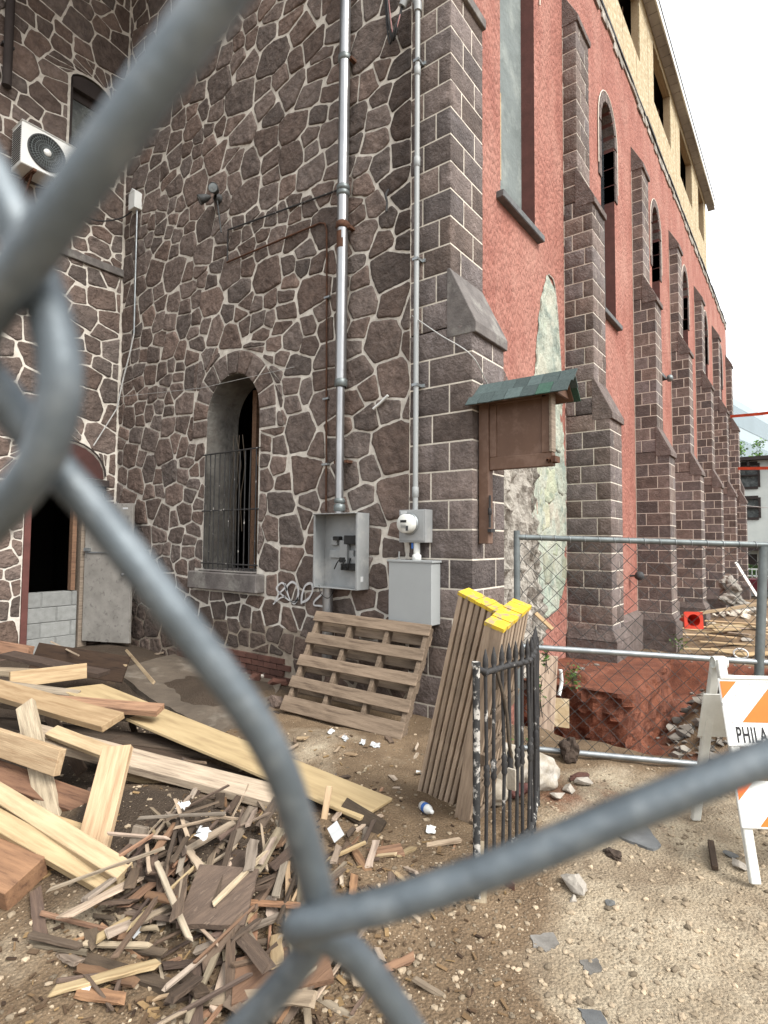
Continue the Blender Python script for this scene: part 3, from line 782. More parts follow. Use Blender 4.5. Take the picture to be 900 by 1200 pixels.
def buttress(k):
    x0 = BX[k]; x1 = x0+BW; R = random.Random(100+k); near = 3 if k < 2 else 0
    mb = MB(); core = MB(); j = .0075 if k < 3 else .009
    for s, (yf, zb, zt) in enumerate(STG):
        lip = (3.55, 6.95, 10.02)[s]; zb_ = (-1.2, 3.55, 6.95)[s]
        n = int(round((lip-zb_)/.268)); ch = (lip-zb_)/n
        dep = YW-yf
        core.box(x0-.0025, x1+.0025, yf-.0025, YW-.004, zb_+.01, lip-.01)
        for i in range(n):
            z0 = zb_+i*ch+j; z1 = zb_+(i+1)*ch-j
            sy = yf + dep*(R.uniform(.26, .36) if i % 2 else R.uniform(.60, .72)); sx = x0 + BW*(R.uniform(.28, .4) if i % 2 == 0 else R.uniform(.62, .74))
            if dep < .3:
                rough_block(mb, x0, sx-j, yf, YW, z0, z1, R, near, px=(1, 0, 1)); rough_block(mb, sx+j, x1, yf, YW, z0, z1, R, near, px=(0, 1, 1))
            else:
                rough_block(mb, x0, sx-j, yf, sy-j, z0, z1, R, near, px=(1, 0, 1)); rough_block(mb, sx+j, x1, yf, sy-j, z0, z1, R, near, px=(0, 1, 1))
                rough_block(mb, x0, x1, sy+j, YW, z0, z1, R, near, px=(1, 1, 0))
    for sx in (x0-.009, x1): core.box(sx, sx+.009, YW-.010, YW-.001, -.2, 10.4)
    b = mb.build('buttress', 'ashlar_stone', church)
    core.build('pointing', 'ashlar_joint', b)
    for s in range(3):
        yf = STG[s][0]; lip = (3.55, 6.95, 10.02)[s]; yb = (.225, .45, YW)[s]; zt = (4.10, 7.48, 10.5)[s]
        c = MB(); e = .012 + .002*s
        c.prism([(x0-e, yf-.045, lip-.10), (x0-e, yf-.045, lip-.005), (x0-e, yb-.003, zt), (x0-e, yb+.03, zt), (x0-e, yb+.03, lip-.10)], (BW+2*e, 0, 0))
        c.build('weathering', ['cap_stone', 'ashlar_stone'][1 if k else 0], b, .006)
    if k:
        zp = (.30, .11, 0., -.1, -.2, -.2)[k-1]; p = MB(); e = .003
        p.prism([(x0-.07, -.085, -1.5), (x0-.07, -.085, zp-.14), (x0-e, -.012, zp), (x0-e, YW-.01, zp), (x0-.07, YW-.01, -1.5)][:4]+[(x0-.003, YW-.01, -1.5)], (BW+.006, 0, 0)) if False else None
        for z0, z1 in ((-1.4, -.9), (-.89, -.45), (-.44, zp-.16)):
            if z1 > z0: p.box(x0-.075, x1+.075, -.085, YW-.02, z0, z1, (R.uniform(.8, 1.1),)*3)
        q = [(x0-.075, -.085), (x1+.075, -.085), (x1+.075, YW-.02), (x0-.075, YW-.02)]; q2 = [(x0-.012, -.012), (x1+.012, -.012), (x1+.012, YW-.02), (x0-.012, YW-.02)]
        p.add([(x, y, zp-.15) for x, y in q]+[(x, y, zp) for x, y in q2], [(i, (i+1) % 4, 4+(i+1) % 4, 4+i) for i in range(4)]+[(4, 5, 6, 7)], (.9, .9, .9))
        p.build('plinth', 'ashlar_stone', b)
for k in range(7): buttress(k)
# far end pier
mb = MB(); mb.box(26.9, 27.3, .1, 1.2, -1.4, 4.2); mb.prism([(26.9, .1, 4.2), (26.9, .5, 5.3), (26.9, 1.2, 5.3), (26.9, 1.2, 4.2)], (.4, 0, 0)); mb.build('end_pier', 'ashlar_stone', church)

# ---- eaves band and sheathed timber storey
mb = MB()
x = 0.
while x < 26.6:
    l = rng.uniform(.15, .5); mb.box(x, min(26.6, x+l), YW-.022-rng.uniform(0, .02), YW+.25, HT-.06-rng.uniform(0, .16), HT+.03, (rng.uniform(.7, 1.2),)*3); x += l
mb.build('broken_cornice', 'broken_plaster', church)
mb = MB()
x = 0.
while x < 26.6:
    l = rng.uniform(.5, 1.4); mb.box(x, min(26.6, x+l), YW-.046-rng.uniform(0, .02), YW+.25, HT+.032, HT+.08+rng.uniform(0, .03)); x += l
mb.build('roof_membrane', 'roof_membrane', church)
ow = [(11.42-3.83*2+3.83*i, 11.42-3.83*2+3.83*i+2.3) for i in range(5)]
ow[-1] = (18.95, 20.35)
PT = lambda u, z, w: (u, YW+.03-w, z)
TE = 20.9
mb = MB(); slab(mb, (-.5, TE, HT+.10, 15.3), [[(a, 13.32), (b, 13.32), (b, 14.98), (a, 14.98)] for a, b in ow], PT, .03)
mb.box(TE-.03, TE, YW+.062, 6, HT+.1, 15.3); mb.box(-.5, -.47, YW+.062, 6, HT+.1, 15.3)
storey = mb.build('timber_storey', 'osb', church)
for a, b in ow:
    mb = MB()
    for xx in (a-.045, b-.005): mb.box(xx, xx+.05, YW+.062, YW+.22, 13.27, 15.03)
    mb.box(a, b, YW+.062, YW+.22, 13.26, 13.30); mb.box(a, b, YW+.062, YW+.22, 14.99, 15.2)
    mb.build('window_framing', 'pine_wood', storey)
mb = MB()
for i in range(18):
    xj = -.5+1.22*i
    if not any(a-.06 < xj < b+.06 for a, b in ow): mb.box(xj, xj+.007, YW-.0315, YW-.028, HT+.12, 15.2)
    else: mb.box(xj, xj+.007, YW-.0315, YW-.028, HT+.12, 13.25)
mb.build('panel_joints', 'brown_wood', storey)
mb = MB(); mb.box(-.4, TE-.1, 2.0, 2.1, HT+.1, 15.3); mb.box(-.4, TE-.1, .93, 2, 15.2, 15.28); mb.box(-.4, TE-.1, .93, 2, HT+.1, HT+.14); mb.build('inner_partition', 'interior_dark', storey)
mb = MB(); x = -.8
while x < TE+.3:
    mb.box(x, x+.385, .44, YW+.02, 15.20, 15.225); x += .40
mb.build('soffit_boards', 'soffit', storey)
mb = MB(); mb.box(-.8, TE+.3, .40, .42, 15.14, 15.34); mb.box(-.8, TE+.3, .422, .44, 15.16, 15.30)
mb.build('fascia', 'white_board', storey)
mb = MB(); mb.box(-.8, TE+.3, .385, 6.5, 15.345, 15.38); mb.build('roof_deck', 'roof_membrane', storey)
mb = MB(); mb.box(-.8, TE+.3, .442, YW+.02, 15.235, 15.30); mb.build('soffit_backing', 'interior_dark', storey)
# ================================================================ THINGS ON THE FRONT WALL
Yv, Zv = Vector((0, 1, 0)), Vector((0, 0, 1))
GP = 'metal conduits on the stone front'
# large conduit
t = empty('conduit_pipe', (-.10, 1.45, 1.87), 'thick galvanised conduit pipe running up the stone front above the open electrical cabinet', 'pipe', GP)
mb = MB(); mb.tube([(-.10, 1.46, 1.86), (-.10, 1.46, 3.22)], .043, 16); mb.tube([(-.10, 1.46, 3.2), (-.10, 1.45, 9.8)], .058, 18)
mb.build('pipe', 'galv_pipe', t)
for z, r, h in ((1.93, .06, .05), (2.0, .055, .03), (3.21, .066, .06), (4.87, .072, .05), (5.21, .070, .035), (5.27, .070, .035), (6.68, .070, .05)):
    mb = MB(); mb.lathe((-.10, 1.455, z), Zv, [(r-.012, -h/2-.012), (r, -h/2), (r, h/2), (r-.012, h/2+.012)], 18); mb.build('coupling', 'rusty_iron' if z in (4.87,) else 'rail_steel', t)
for z in (4.84, 6.66, 2.4):
    mb = MB(); mb.box(-.10, .0, 1.36, 1.40, z-.015, z+.015); mb.box(-.10, .0, 1.50, 1.54, z-.015, z+.015); mb.build('bracket', 'rusty_iron', t)
mb = MB(); mb.tube([(-.10, 1.46, 4.80), (-.10, 1.46, 4.62)], .0595, 18); mb.build('rust_band', 'rusty_iron', t)
# open cabinet
t = empty('electrical_cabinet', (-.12, 1.46, 1.12), 'open grey electrical cabinet without its door and with torn out breakers', 'electrical box')
mb = MB(); y0, y1, z0, z1, d = 1.13, 1.72, 1.12, 1.87, .20
mb.box(-.03, -.02, y0, y1, z0, z1); mb.box(-d, -.03, y0, y0+.008, z0, z1); mb.box(-d, -.03, y1-.008, y1, z0, z1)
mb.box(-d, -.03, y0+.008, y1-.008, z0, z0+.008); mb.box(-d-.03, -.03, y0+.008, y1-.008, z1-.008, z1)
mb.box(-d, -d+.008, y0+.008, y0+.025, z0+.008, z1-.008); mb.box(-d, -d+.008, y1-.025, y1-.008, z0+.008, z1-.008)
cb = mb.build('cabinet_box', 'grey_steel', t, .002)
mb = MB(); mb.box(-.06, -.03, 1.30, 1.62, 1.42, 1.50); mb.box(-.09, -.03, 1.36, 1.46, 1.33, 1.60); mb.box(-.07, -.03, 1.22, 1.32, 1.36, 1.44); mb.box(-.065, -.03, 1.52, 1.60, 1.55, 1.62); mb.build('busbar', 'grey_steel', t, .004)
for a, b, c, e in ((1.20, 1.40, 1.56, 1.65), (1.22, 1.44, 1.30, 1.37), (1.38, 1.46, 1.375, 1.43), (1.47, 1.55, 1.60, 1.64)):
    mb = MB(); mb.box(-.095, -.03, a, b, c, e); mb.build('breaker', 'black_rubber', t, .006)
mb = MB()
for k in range(5):
    y = 1.34+k*.03; mb.tube(spline([(-.05, y, 1.42), (-.12, y+rng.uniform(-.05, .05), 1.38), (-.10, y+rng.uniform(-.06, .06), 1.31)]), .006, 6)
mb.build('wiring', 'cable_black', t)
mb = MB(); mb.box(-.15, -.11, 1.128, 1.13, 1.20, 1.25); mb.build('sticker', 'paper', t)
# stub below the cabinet
tag_ = empty('conduit_stub', (-.10, 1.60, .60), 'short galvanised conduit stub below the open electrical cabinet', 'pipe')
mb = MB(); mb.tube([(-.10, 1.60, .3), (-.10, 1.60, 1.12)], .052, 16); mb.build('pipe', 'galv_pipe', tag_)
mb = MB(); mb.tube(spline([(-.17, 1.66, 1.14), (-.20, 1.60, 1.06), (-.18, 1.52, 1.02), (-.12, 1.49, 1.10)]), .004, 5); mb.tube(spline([(-.14, 1.72, .80), (-.2, 1.66, .84), (-.24, 1.56, .80), (-.22, 1.53, .72)]), .006, 5); mb.build('loose_wire', 'cable_black', tag_)
# thin service conduit
t = empty('service_conduit', (-.07, .555, 1.89), 'slim grey plastic conduit with a weatherhead at the top feeding the electric meter', 'pipe', GP)
mb = MB(); mb.tube([(-.07, .55, 1.88), (-.07, .55, 6.72)], .025, 12); mb.build('pipe', 'panel_paint', t)
mb = MB(); mb.tube(spline([(-.07, .55, 6.70), (-.07, .555, 6.80), (-.09, .60, 6.87), (-.11, .66, 6.86), (-.12, .70, 6.80)], 5), [.03]*6+[.042]*15 if False else .038, 12); mb.build('weatherhead', 'panel_paint', t)
for z in (2.05, 5.20, 6.1): 
    mb = MB(); mb.lathe((-.07, .55, z), Zv, [(.024, -.05), (.031, -.045), (.031, .045), (.024, .05)], 14); mb.build('coupling', 'panel_paint', t)
for z in (3.05, 4.25, 6.2):
    mb = MB(); mb.box(-.10, -.0, .52, .58, z-.012, z+.012); mb.box(-.02, -.0, .49, .53, z-.015, z+.015); mb.build('strap', 'galvanised', t)
mb = MB(); mb.tube(spline([(-.12, .70, 6.80), (-.14, .74, 6.62), (-.12, .80, 6.52), (-.08, .86, 6.62), (-.03, .93, 6.85), (-.03, .97, 7.3)]), .012, 8)
mb.tube(spline([(-.12, .69, 6.80), (-.16, .76, 6.58), (-.13, .83, 6.49), (-.08, .89, 6.60), (-.03, .95, 6.82), (-.03, .99, 7.3)]), .009, 8); mb.build('drip_loop', 'cable_black', t)
mb = MB(); mb.tube(spline([(-.12, .71, 6.80), (-.145, .72, 6.66), (-.13, .78, 6.55), (-.09, .84, 6.66), (-.03, .91, 6.9), (-.03, .96, 7.3)]), .006, 8); mb.build('pink_lead', 'cable_pink', t)
# meter
t = empty('electric_meter', (-.09, .53, 1.58), 'grey meter socket with a round white electric meter on the stone front', 'meter')
mb = MB(); mb.box(-.13, -.01, .40, .69, 1.585, 1.885); mb.box(-.137, -.131, .41, .68, 1.60, 1.875); mb.build('socket_box', 'grey_steel', t, .005)
mb = MB(); mb.lathe((-.137, .565, 1.755), (-1, 0, 0), [(.098, 0), (.098, .02), (.090, .024)], 28); mb.build('ring', 'galvanised', t)
mb = MB(); mb.lathe((-.161, .565, 1.755), (-1, 0, 0), [(.088, 0), (.086, .060), (.078, .073), (0, .076)], 28); dl = mb.build('meter_dome', 'white_leg', t)
mb = MB(); mb.box(-.240, -.236, .535, .60, 1.765, 1.787); mb.build('display', 'black_rubber', dl)
mb = MB(); 
for i in range(3): mb.box(-.2395, -.236, .54, .595, 1.715+i*.012, 1.719+i*.012)
mb.box(-.2395, -.236, .515, .54, 1.69, 1.735); mb.build('printing', 'grille_dark', dl)
mb = MB(); mb.box(-.1395, -.137, .60, .665, 1.845, 1.872); mb.build('label', 'paper', t)
# nipple + grey box
t = empty('utility_box', (-.09, .55, .85), 'closed light grey utility box below the electric meter', 'electrical box')
mb = MB(); mb.box(-.16, -.01, .315, .785, .855, 1.405); bx_ = mb.build('enclosure', 'panel_paint', t, .004)
mb = MB(); mb.box(-.168, -.01, .30, .80, 1.405, 1.425); mb.build('lid', 'panel_paint', t, .003)
mb = MB(); mb.tube([(-.08, .525, 1.42), (-.08, .525, 1.60)], .03, 12); mb.lathe((-.08, .525, 1.45), Zv, [(.03, -.03), (.042, -.025), (.042, .02), (.03, .03)], 12); mb.build('nipple', 'white_plastic', t)
mb = MB(); mb.tube([(-.10, .56, 1.53), (-.10, .56, 1.58)], .011, 8); mb.build('blue_lead', 'blue_plastic', t)
mb = MB(); mb.tube([(-.06, .74, 1.42), (-.06, .735, 1.50)], .008, 6); mb.build('wire_end', 'wire_white', t)
# rusty thin conduits across the front
t = empty('rusty_conduit', (-.03, 1.76, 5.0), 'thin rusty conduit bent down beside the thick pipe', 'pipe')
mb = MB(); mb.tube([(-.035, 3.46, 5.10), (-.035, 1.84, 5.06), (-.035, 1.77, 5.03), (-.035, 1.745, 4.95), (-.035, 1.735, 4.6)], .011, 8); mb.tube([(-.035, 1.735, 4.6), (-.035, 1.70, 1.9)], .010, 8); mb.build('pipe', 'rusty_iron', t)
for z in (4.2, 3.1, 2.4):
    mb = MB(); mb.box(-.05, .0, 1.68, 1.76, z-.01, z+.01); mb.build('strap', 'galvanised', t)
mb = MB(); mb.tube([(-.035, 3.45, 5.10), (-.035, 3.45, 5.52), (-.035, 1.53, 5.33)], .010, 8)
tag(mb.build('black_conduit', 'black_iron', loc=(-.03, 2.5, 5.4)), 'thin black conduit crossing the stone front below the floodlight', 'pipe')
# floodlight
p = Vector((-.06, 3.66, 6.0))
t = empty('floodlight', tuple(p), 'twin floodlight on a bracket high on the stone front', 'lamp')
mb = MB(); mb.lathe(p, (-1, 0, 0), [(.06, -.06), (.06, .0), (.04, .03)], 14); mb.tube([p, p+Vector((-.02, -.05, -.12)), p+Vector((-.01, -.12, -.5))], .010, 6); mb.build('base', 'grille_dark', t)
for s, dx in ((1, (-.7, .45, -.45)), (-1, (-.75, -.5, -.15))):
    d_ = Vector(dx).normalized(); c = p+Vector((-.05, .07*s, .02)); h = MB(); h.lathe(c, d_, [(.02, 0), (.045, .05), (.065, .15), (.06, .155)], 14); ho = h.build('lamp_head', 'grille_dark', t)
    h = MB(); h.lathe(c+d_*.15, d_, [(.058, 0), (0, .008)], 14); h.build('lens', 'dirty_glass', ho)
# junction box in the corner
t = empty('junction_box', (-.06, 5.66, 6.55), 'small white junction box with a thin conduit in the corner of the two stone walls', 'electrical box')
mb = MB(); mb.box(-.12, -.0, 5.58, 5.76, 6.55, 6.80); mb.prism([(-.12, 5.58, 6.80), (-.12, 5.76, 6.80), (-.12, 5.67, 6.87)], (.12, 0, 0)); mb.build('box', 'white_plastic', t, .006)
mb = MB(); mb.tube([(-.05, 5.63, 6.56), (-.045, 5.62, 4.65)], .013, 8); mb.build('pipe', 'galvanised', t)
mb = MB(); mb.tube(spline([(-.06, 5.72, 6.57), (-.2, 5.85, 6.42), (-.5, 5.98, 6.30), (-.9, 6.0, 6.35)]), .010, 6); mb.build('feed_cable', 'cable_black', t)
mb = MB(); mb.tube(spline([(-.045, 5.62, 4.65), (-.06, 5.70, 4.35), (-.09, 5.82, 3.95), (-.12, 5.9, 3.55)]), .011, 6); mb.tube([(-.12, 5.9, 3.55), (-.42, 5.96, 2.95)], .009, 6)
tag(mb.build('loose_cable', 'wire_white', loc=(-.05, 5.8, 3.8)), 'loose pale cable dropping from the corner conduit to the doorway', 'cable')
mb = MB(); mb.tube(spline([onX(483, 370, -.06), onX(515, 392, -.12), onX(553, 417, -.10), (.3, -.03, 3.0), (.62, -.03, 2.95)]), .0055, 6)
tag(mb.build('loose_wire', 'wire_white', loc=(-.05, .3, 3.5)), 'thin white wire strung from the service conduit round the corner pier', 'wire')
mb = MB(); mb.tube([onX(90, 470, -.05), onX(235, 455, -.05), onX(345, 430, -.05)], .003, 4)
tag(mb.build('phone_wire', 'wire_white', loc=(-.05, 4, 3.6)), 'thin straight wire crossing the arched window of the stone front', 'wire')
for (px, py), nm, lb, m in (((446, 472), 'wall_bracket', 'short white cleat on the stone between the two conduits', 'white_plastic'), ((455, 236), 'hook', 'little black hook hanging high between the two conduits', 'black_iron')):
    c = onX(px, py, -.04); mb = MB()
    if m == 'white_plastic': mb.tube([c+Vector((0, .09, -.05)), c, c+Vector((0, -.09, .06))], .014, 6)
    else: mb.tube(spline([c+Vector((0, 0, .12)), c+Vector((-.03, .01, .05)), c+Vector((-.02, 0, -.02)), c+Vector((-.03, 0, -.12))]), .012, 6)
    tag(mb.build(nm, m, loc=tuple(c)), lb, 'fixture')
# downpipe at the far left
t = empty('downpipe', (-1.70, XI-.06, 0), 'dark brown downpipe on the wing wall at the left edge', 'pipe')
mb = MB(); mb.tube([(-1.70, XI-.08, 7.55), (-1.70, XI-.08, 11.9)], .055, 12); mb.build('pipe', 'house_trim', t)
for z in (8.1, 10): mb = MB(); mb.box(-1.77, -1.63, XI-.09, XI, z, z+.03); mb.build('bracket', 'black_iron', t)
# air conditioner
t = empty('air_conditioner', (-1.2, XI-.2, 6.55), 'white outdoor air conditioner unit hung on brackets beside the upper wing window', 'air conditioner')
ax0, ax1, ay0, ay1, az0, az1 = -1.62, -.80, XI-.42, XI-.10, 6.42, 6.98
mb = MB(); mb.box(ax0, ax1, ay0, ay1, az0, az1); mb.box(ax0-.01, ax1+.01, ay0-.01, ay1+.01, az1, az1+.02); ac = mb.build('casing', 'white_plastic', t, .012)
fc = Vector((ax0+.30, ay0-.004, (az0+az1)/2+.005)); mb = MB(); mb.lathe(fc, (0, -1, 0), [(.235, -.004), (.235, .012), (.215, .014), (.213, .002), (0, .001)], 36); mb.build('fan_opening', 'grille_dark', ac)
mb = MB()
for r in (.07, .11, .15, .19): mb.tube([fc+Vector((r*cos(a), -.018, r*sin(a))) for a in [2*pi*i/28 for i in range(29)]], .003, 4)
for i in range(36): a = 2*pi*i/36; mb.tube([fc+Vector((.04*cos(a), -.02, .04*sin(a))), fc+Vector((.215*cos(a+.15), -.016, .215*sin(a+.15)))], .0028, 4)
mb.build('fan_grille', 'rail_steel', ac)
mb = MB(); mb.lathe(fc+Vector((0, -.02, 0)), (0, -1, 0), [(.048, 0), (.045, .012), (0, .014)], 20); mb.build('hub', 'white_plastic', ac)
mb = MB()
for i in range(16): mb.box(ax0-.006, ax0-.001, ay0+.03, ay1-.03, az0+.05+i*.03, az0+.062+i*.03)
mb.build('side_louvre', 'grille_dark', ac)
for xx in (ax0+.14, ax1-.16):
    mb = MB(); mb.box(xx, xx+.04, ay0-.02, XI, az0-.04, az0-.005); mb.box(xx, xx+.04, XI-.03, XI, az0-.42, az0-.04); mb.tube([(xx+.02, ay0+.06, az0-.04), (xx+.02, XI-.03, az0-.38)], .014, 6); mb.build('bracket', 'rusty_iron', t)
mb = MB(); mb.tube(spline([(ax0+.5, XI-.12, az0+.1), (ax0+.45, XI-.06, az0-.2), (ax0+.3, XI-.05, az0-.5), (ax0+.28, XI-.05, az0-.9)]), .02, 8); mb.build('hose', 'black_rubber', t)

# open steel door of the wing
hx, hy = DC1+.04, XI-.05; dl_ = Vector((.30, -.70, 0)).normalized(); nrm = Vector((dl_.y, -dl_.x, 0))
t = empty('steel_door', (hx, hy, .12), 'weathered grey door standing open beside the dark doorway', 'door')
mb = MB(); c = Vector((hx, hy, 0))+dl_*.39
mb.obox(c+Vector((0, 0, 1.12)), (dl_, nrm, Zv), (.78, .045, 1.96)); ds = mb.build('door_leaf', 'door_steel', t, .004)
mb = MB(); mb.obox(c+Vector((0, 0, 1.40))+nrm*.03, (dl_, nrm, Zv), (.74, .014, .02)); mb.obox(c+dl_*-.33+Vector((0, 0, 1.44))+nrm*.04, (dl_, nrm, Zv), (.09, .04, .05)); mb.build('bolt_bar', 'galvanised', ds)
for s in (1, -1):
    mb = MB(); mb.lathe(c+dl_*.30*1+Vector((0, 0, 1.10))+nrm*.022*s, nrm*s, [(.028, 0), (.012, .015), (.012, .04), (.028, .05), (.030, .065), (.018, .078), (0, .08)], 14); mb.build('door_knob', 'chrome', ds)
mb = MB(); mb.obox(c+dl_*.27+Vector((0, 0, 2.03))+nrm*.024, (dl_, nrm, Zv), (.08, .004, .025)); mb.build('sticker', 'paper', ds)

# ================================================================ NOTICE BOARD
t = empty('notice_board', (.13, -.06, 1.6), 'brown wooden notice board with a small green shingled roof on the corner pier', 'notice board')
mb = MB(); mb.box(.08, .17, -.115, -.02, 1.58, 2.86); po = mb.build('post', 'brown_paint', t, .005)
mb = MB(); mb.box(.10, .165, -.685, -.115, 2.225, 2.335); mb.box(.10, .165, -.635, -.115, 2.80, 2.86); mb.box(.10, .165, -.18, -.115, 2.335, 2.8); mb.box(.10, .165, -.66, -.59, 2.335, 2.86); mb.build('frame', 'brown_paint', t, .005)
mb = MB(); mb.box(.115, .155, -.595, -.175, 2.33, 2.81); mb.build('panel', 'brown_paint', t)
mb = MB(); mb.box(.085, .175, -.685, -.661, 2.34, 2.86); mb.build('edge_board', 'grey_wood', t, .003)
mb = MB(); mb.lathe((.07, -.655, 2.27), (-1, 0, 0), [(.018, -.03), (.018, .0), (.008, .004)], 10); mb.box(.06, .17, -.72, -.685, 2.25, 2.30); mb.build('hinge', 'rusty_iron', t)
mb = MB(); mb.tube([(.07, -.135, 1.72), (.07, -.135, 2.0)], .011, 8); mb.lathe((.07, -.135, 1.86), Zv, [(.011, -.03), (.017, -.025), (.017, .025), (.011, .03)], 8); mb.box(.06, .14, -.15, -.118, 1.68, 1.71); mb.build('bolt', 'black_iron', t)
# gable roof: ridge along y
rx, rz_, e1, ez = .13, 2.985, -.10, 2.80
for s in (-1, 1):
    mb = MB(); mb.prism([(rx, .01, rz_), (rx+s*.18, .01, 2.80), (rx+s*.18, .01, 2.78), (rx, .01, rz_-.02)], (0, -.80, 0)); ro = mb.build('roof_board', 'brown_paint', t)
    mb = MB(); sl = Vector((s*.18, 0, 2.80-rz_)); sn = Vector((-sl.z*s, 0, .18)).normalized()
    for r in range(2):
        yy = .025
        while yy > -.78:
            w = rng.uniform(.115, .14); a = Vector((rx, yy, rz_))+sl*(.06 if r == 0 else .56)+sn*(.018 if r == 0 else .010)
            if r == 0: a = Vector((rx, yy, rz_+.012))
            b = a+sl*(.62 if r == 0 else .56)+Vector((0, 0, -.003)); k = rng.uniform(.75, 1.3); g = rng.random() < .2
            mb.prism([a, a+Vector((0, -w+.005, 0)), b+Vector((0, -w+.005+rng.uniform(-.004, .004), rng.uniform(-.004, .002))), b], sn*.009, (k*.8, k*1.25, k*.95) if g else (k, k, k)); yy -= w
    mb.build('shingles', 'shingle', ro)
mb = MB(); mb.prism([(rx-.15, -.76, 2.80), (rx+.15, -.76, 2.80), (rx, -.76, 2.96)], (0, .02, 0)); mb.build('gable_board', 'brown_paint', t)

# round lamps on the red wall
for k, (px, py) in enumerate(((738, 675), (775, 446))):
    c = onY(px, py, YW); t = empty('wall_lamp', tuple(c), ('small round dark lamp low on the red wall just past the first free standing buttress', 'small white tipped lamp arm on the red wall high above the second buttress plinth')[k], 'lamp')
    mb = MB(); mb.tube([c, c+Vector((0, -.16, .02))], .02, 8); mb.build('arm', 'grille_dark', t)
    mb = MB(); mb.lathe(c+Vector((0, -.13, .03)), (-.3, -.7, -.2) if k == 0 else (0, -1, 0), [(.03, 0), (.085, .02), (.095, .09), (.06, .14), (0, .15)], 16); mb.build('lamp_shade', 'grille_dark' if k == 0 else 'rail_steel', t)

# ================================================================ PALLET
def axes(d, up):
    x = Vector(d).normalized(); u = Vector(up); y = u.cross(x).normalized(); z = x.cross(y); return x, y, z
def make_pallet():
    B0 = Vector((-.66, .30, .02)); B1 = Vector((-.80, 1.53, .06)); T0 = Vector((-.20, .45, .83))
    X = (B1-B0).normalized(); up = (T0-B0); up = (up-X*up.dot(X)).normalized(); Nn = X.cross(up)
    if Nn.x > 0: Nn = -Nn
    LW, LH = 1.22, .98
    t = empty('wooden_pallet', tuple(B0), 'weathered brown wooden pallet leaning on the stone front under the electrical boxes', 'pallet')
    def bar(name, u0, u1, v0, v1, n0, n1, m='grey_wood', ang=0.):
        mb = MB(); c = Vector(((u1-u0)/2, 0, 0)); sx = (u1-u0, v1-v0, n1-n0)
        k = rng.uniform(.5, .95); mb.obox((0, 0, 0), ((1, 0, 0), (0, 1, 0), (0, 0, 1)), sx, (k*1.08, k, k*.92))
        o = mb.build(name, m, None, .004)
        if u1-u0 < v1-v0:                # grain follows the long side
            o.data.transform(Matrix.Rotation(0, 4, 'Z'))
        R_ = Matrix((X, up, Nn)).transposed().to_4x4() @ Matrix.Rotation(ang, 4, 'Z')
        cc = X*(u0+u1)/2 + up*(v0+v1)/2 + Nn*(n0+n1)/2
        o.matrix_world = Matrix.Translation(cc) @ R_
        o.parent = t; o.matrix_basis = Matrix.Translation(cc) @ R_
        return o
    for u in (0, .385, .79, 1.18): bar('stringer', u, u+.04, 0, LH, -.10, -.012)
    for i, v in enumerate((0, .215, .43, .65, .875)): bar('deck_board', -.02, LW+.02, v, v+.105+(.03 if i == 0 else 0), -.011, .008, ang=rng.uniform(-.008, .008))
    for v in (.02, .20, .40, .60, .82): bar('bottom_board', 0, LW, v, v+.10, -.12, -.101)
make_pallet()

# ================================================================ TIMBER BUNDLES WITH YELLOW ENDS
def bundle(base, top, wdir, n, bw, bt, label):
    base = Vector(base); top = Vector(top); A = (top-base).normalized(); Ln = (top-base).length
    w = Vector(wdir); w = (w-A*w.dot(A)).normalized(); d = A.cross(w)
    t = empty('timber_bundle', tuple(base), label, 'timber', 'bundles of boards with yellow ends')
    R_ = Matrix((A, w, d)).transposed().to_4x4()
    def place(mb, name, m, c, bev=.003):
        o = mb.build(name, m, None, bev); o.parent = t; o.matrix_basis = Matrix.Translation(Vector(c)) @ R_; return o
    tot = n*bt
    for i in range(n):
        mb = MB(); k = rng.uniform(.8, 1.25); e = rng.uniform(-.012, .012)
        mb.obox((0, 0, 0), ((1, 0, 0), (0, 1, 0), (0, 0, 1)), (Ln+e-.03, bt-.011, bw*rng.uniform(.93, 1)), (k*1.5, k*1.43, k*1.36))
        place(mb, 'board', 'grey_wood', A*(Ln/2) + w*((i+.5)*bt-tot/2))
    for v in (.08, .25, .42, .60, .78):
        mb = MB()
        for j in range(n): mb.obox((0, (j+.5)*bt-tot/2, 0), ((1, 0, 0), (0, 1, 0), (0, 0, 1)), (.055, bt*.72, .03), (.9, .85, .8))
        mb.obox((0, 0, -.008), ((1, 0, 0), (0, 1, 0), (0, 0, 1)), (.075, tot, .02), (.8, .75, .7))
        place(mb, 'spacer', 'grey_wood', A*(Ln*v) - d*(bw/2+.008))
    mb = MB()
    ys = np.linspace(-tot/2, tot/2, n+1)
    for i in range(n): mb.box(-.012, .006+rng.uniform(0, .006), ys[i]+.001, ys[i+1]-.001, -bw/2-.003-rng.uniform(0, .003), bw/2+.003)
    place(mb, 'yellow_end', 'yellow_paint', A*(Ln-.002), 0)
    return t
bundle((-1.27, -.43, -.06), at(566, 704, 3.12), (.15, 1, 0), 7, .095, .040, 'bundle of grey boards with a narrow yellow end nearest the leaning pallet')
bundle((-1.30, -.70, -.04), at(596, 720, 2.92), (1, .05, 0), 8, .10, .042, 'bundle of grey boards with a wide yellow end leaning on the iron railing')

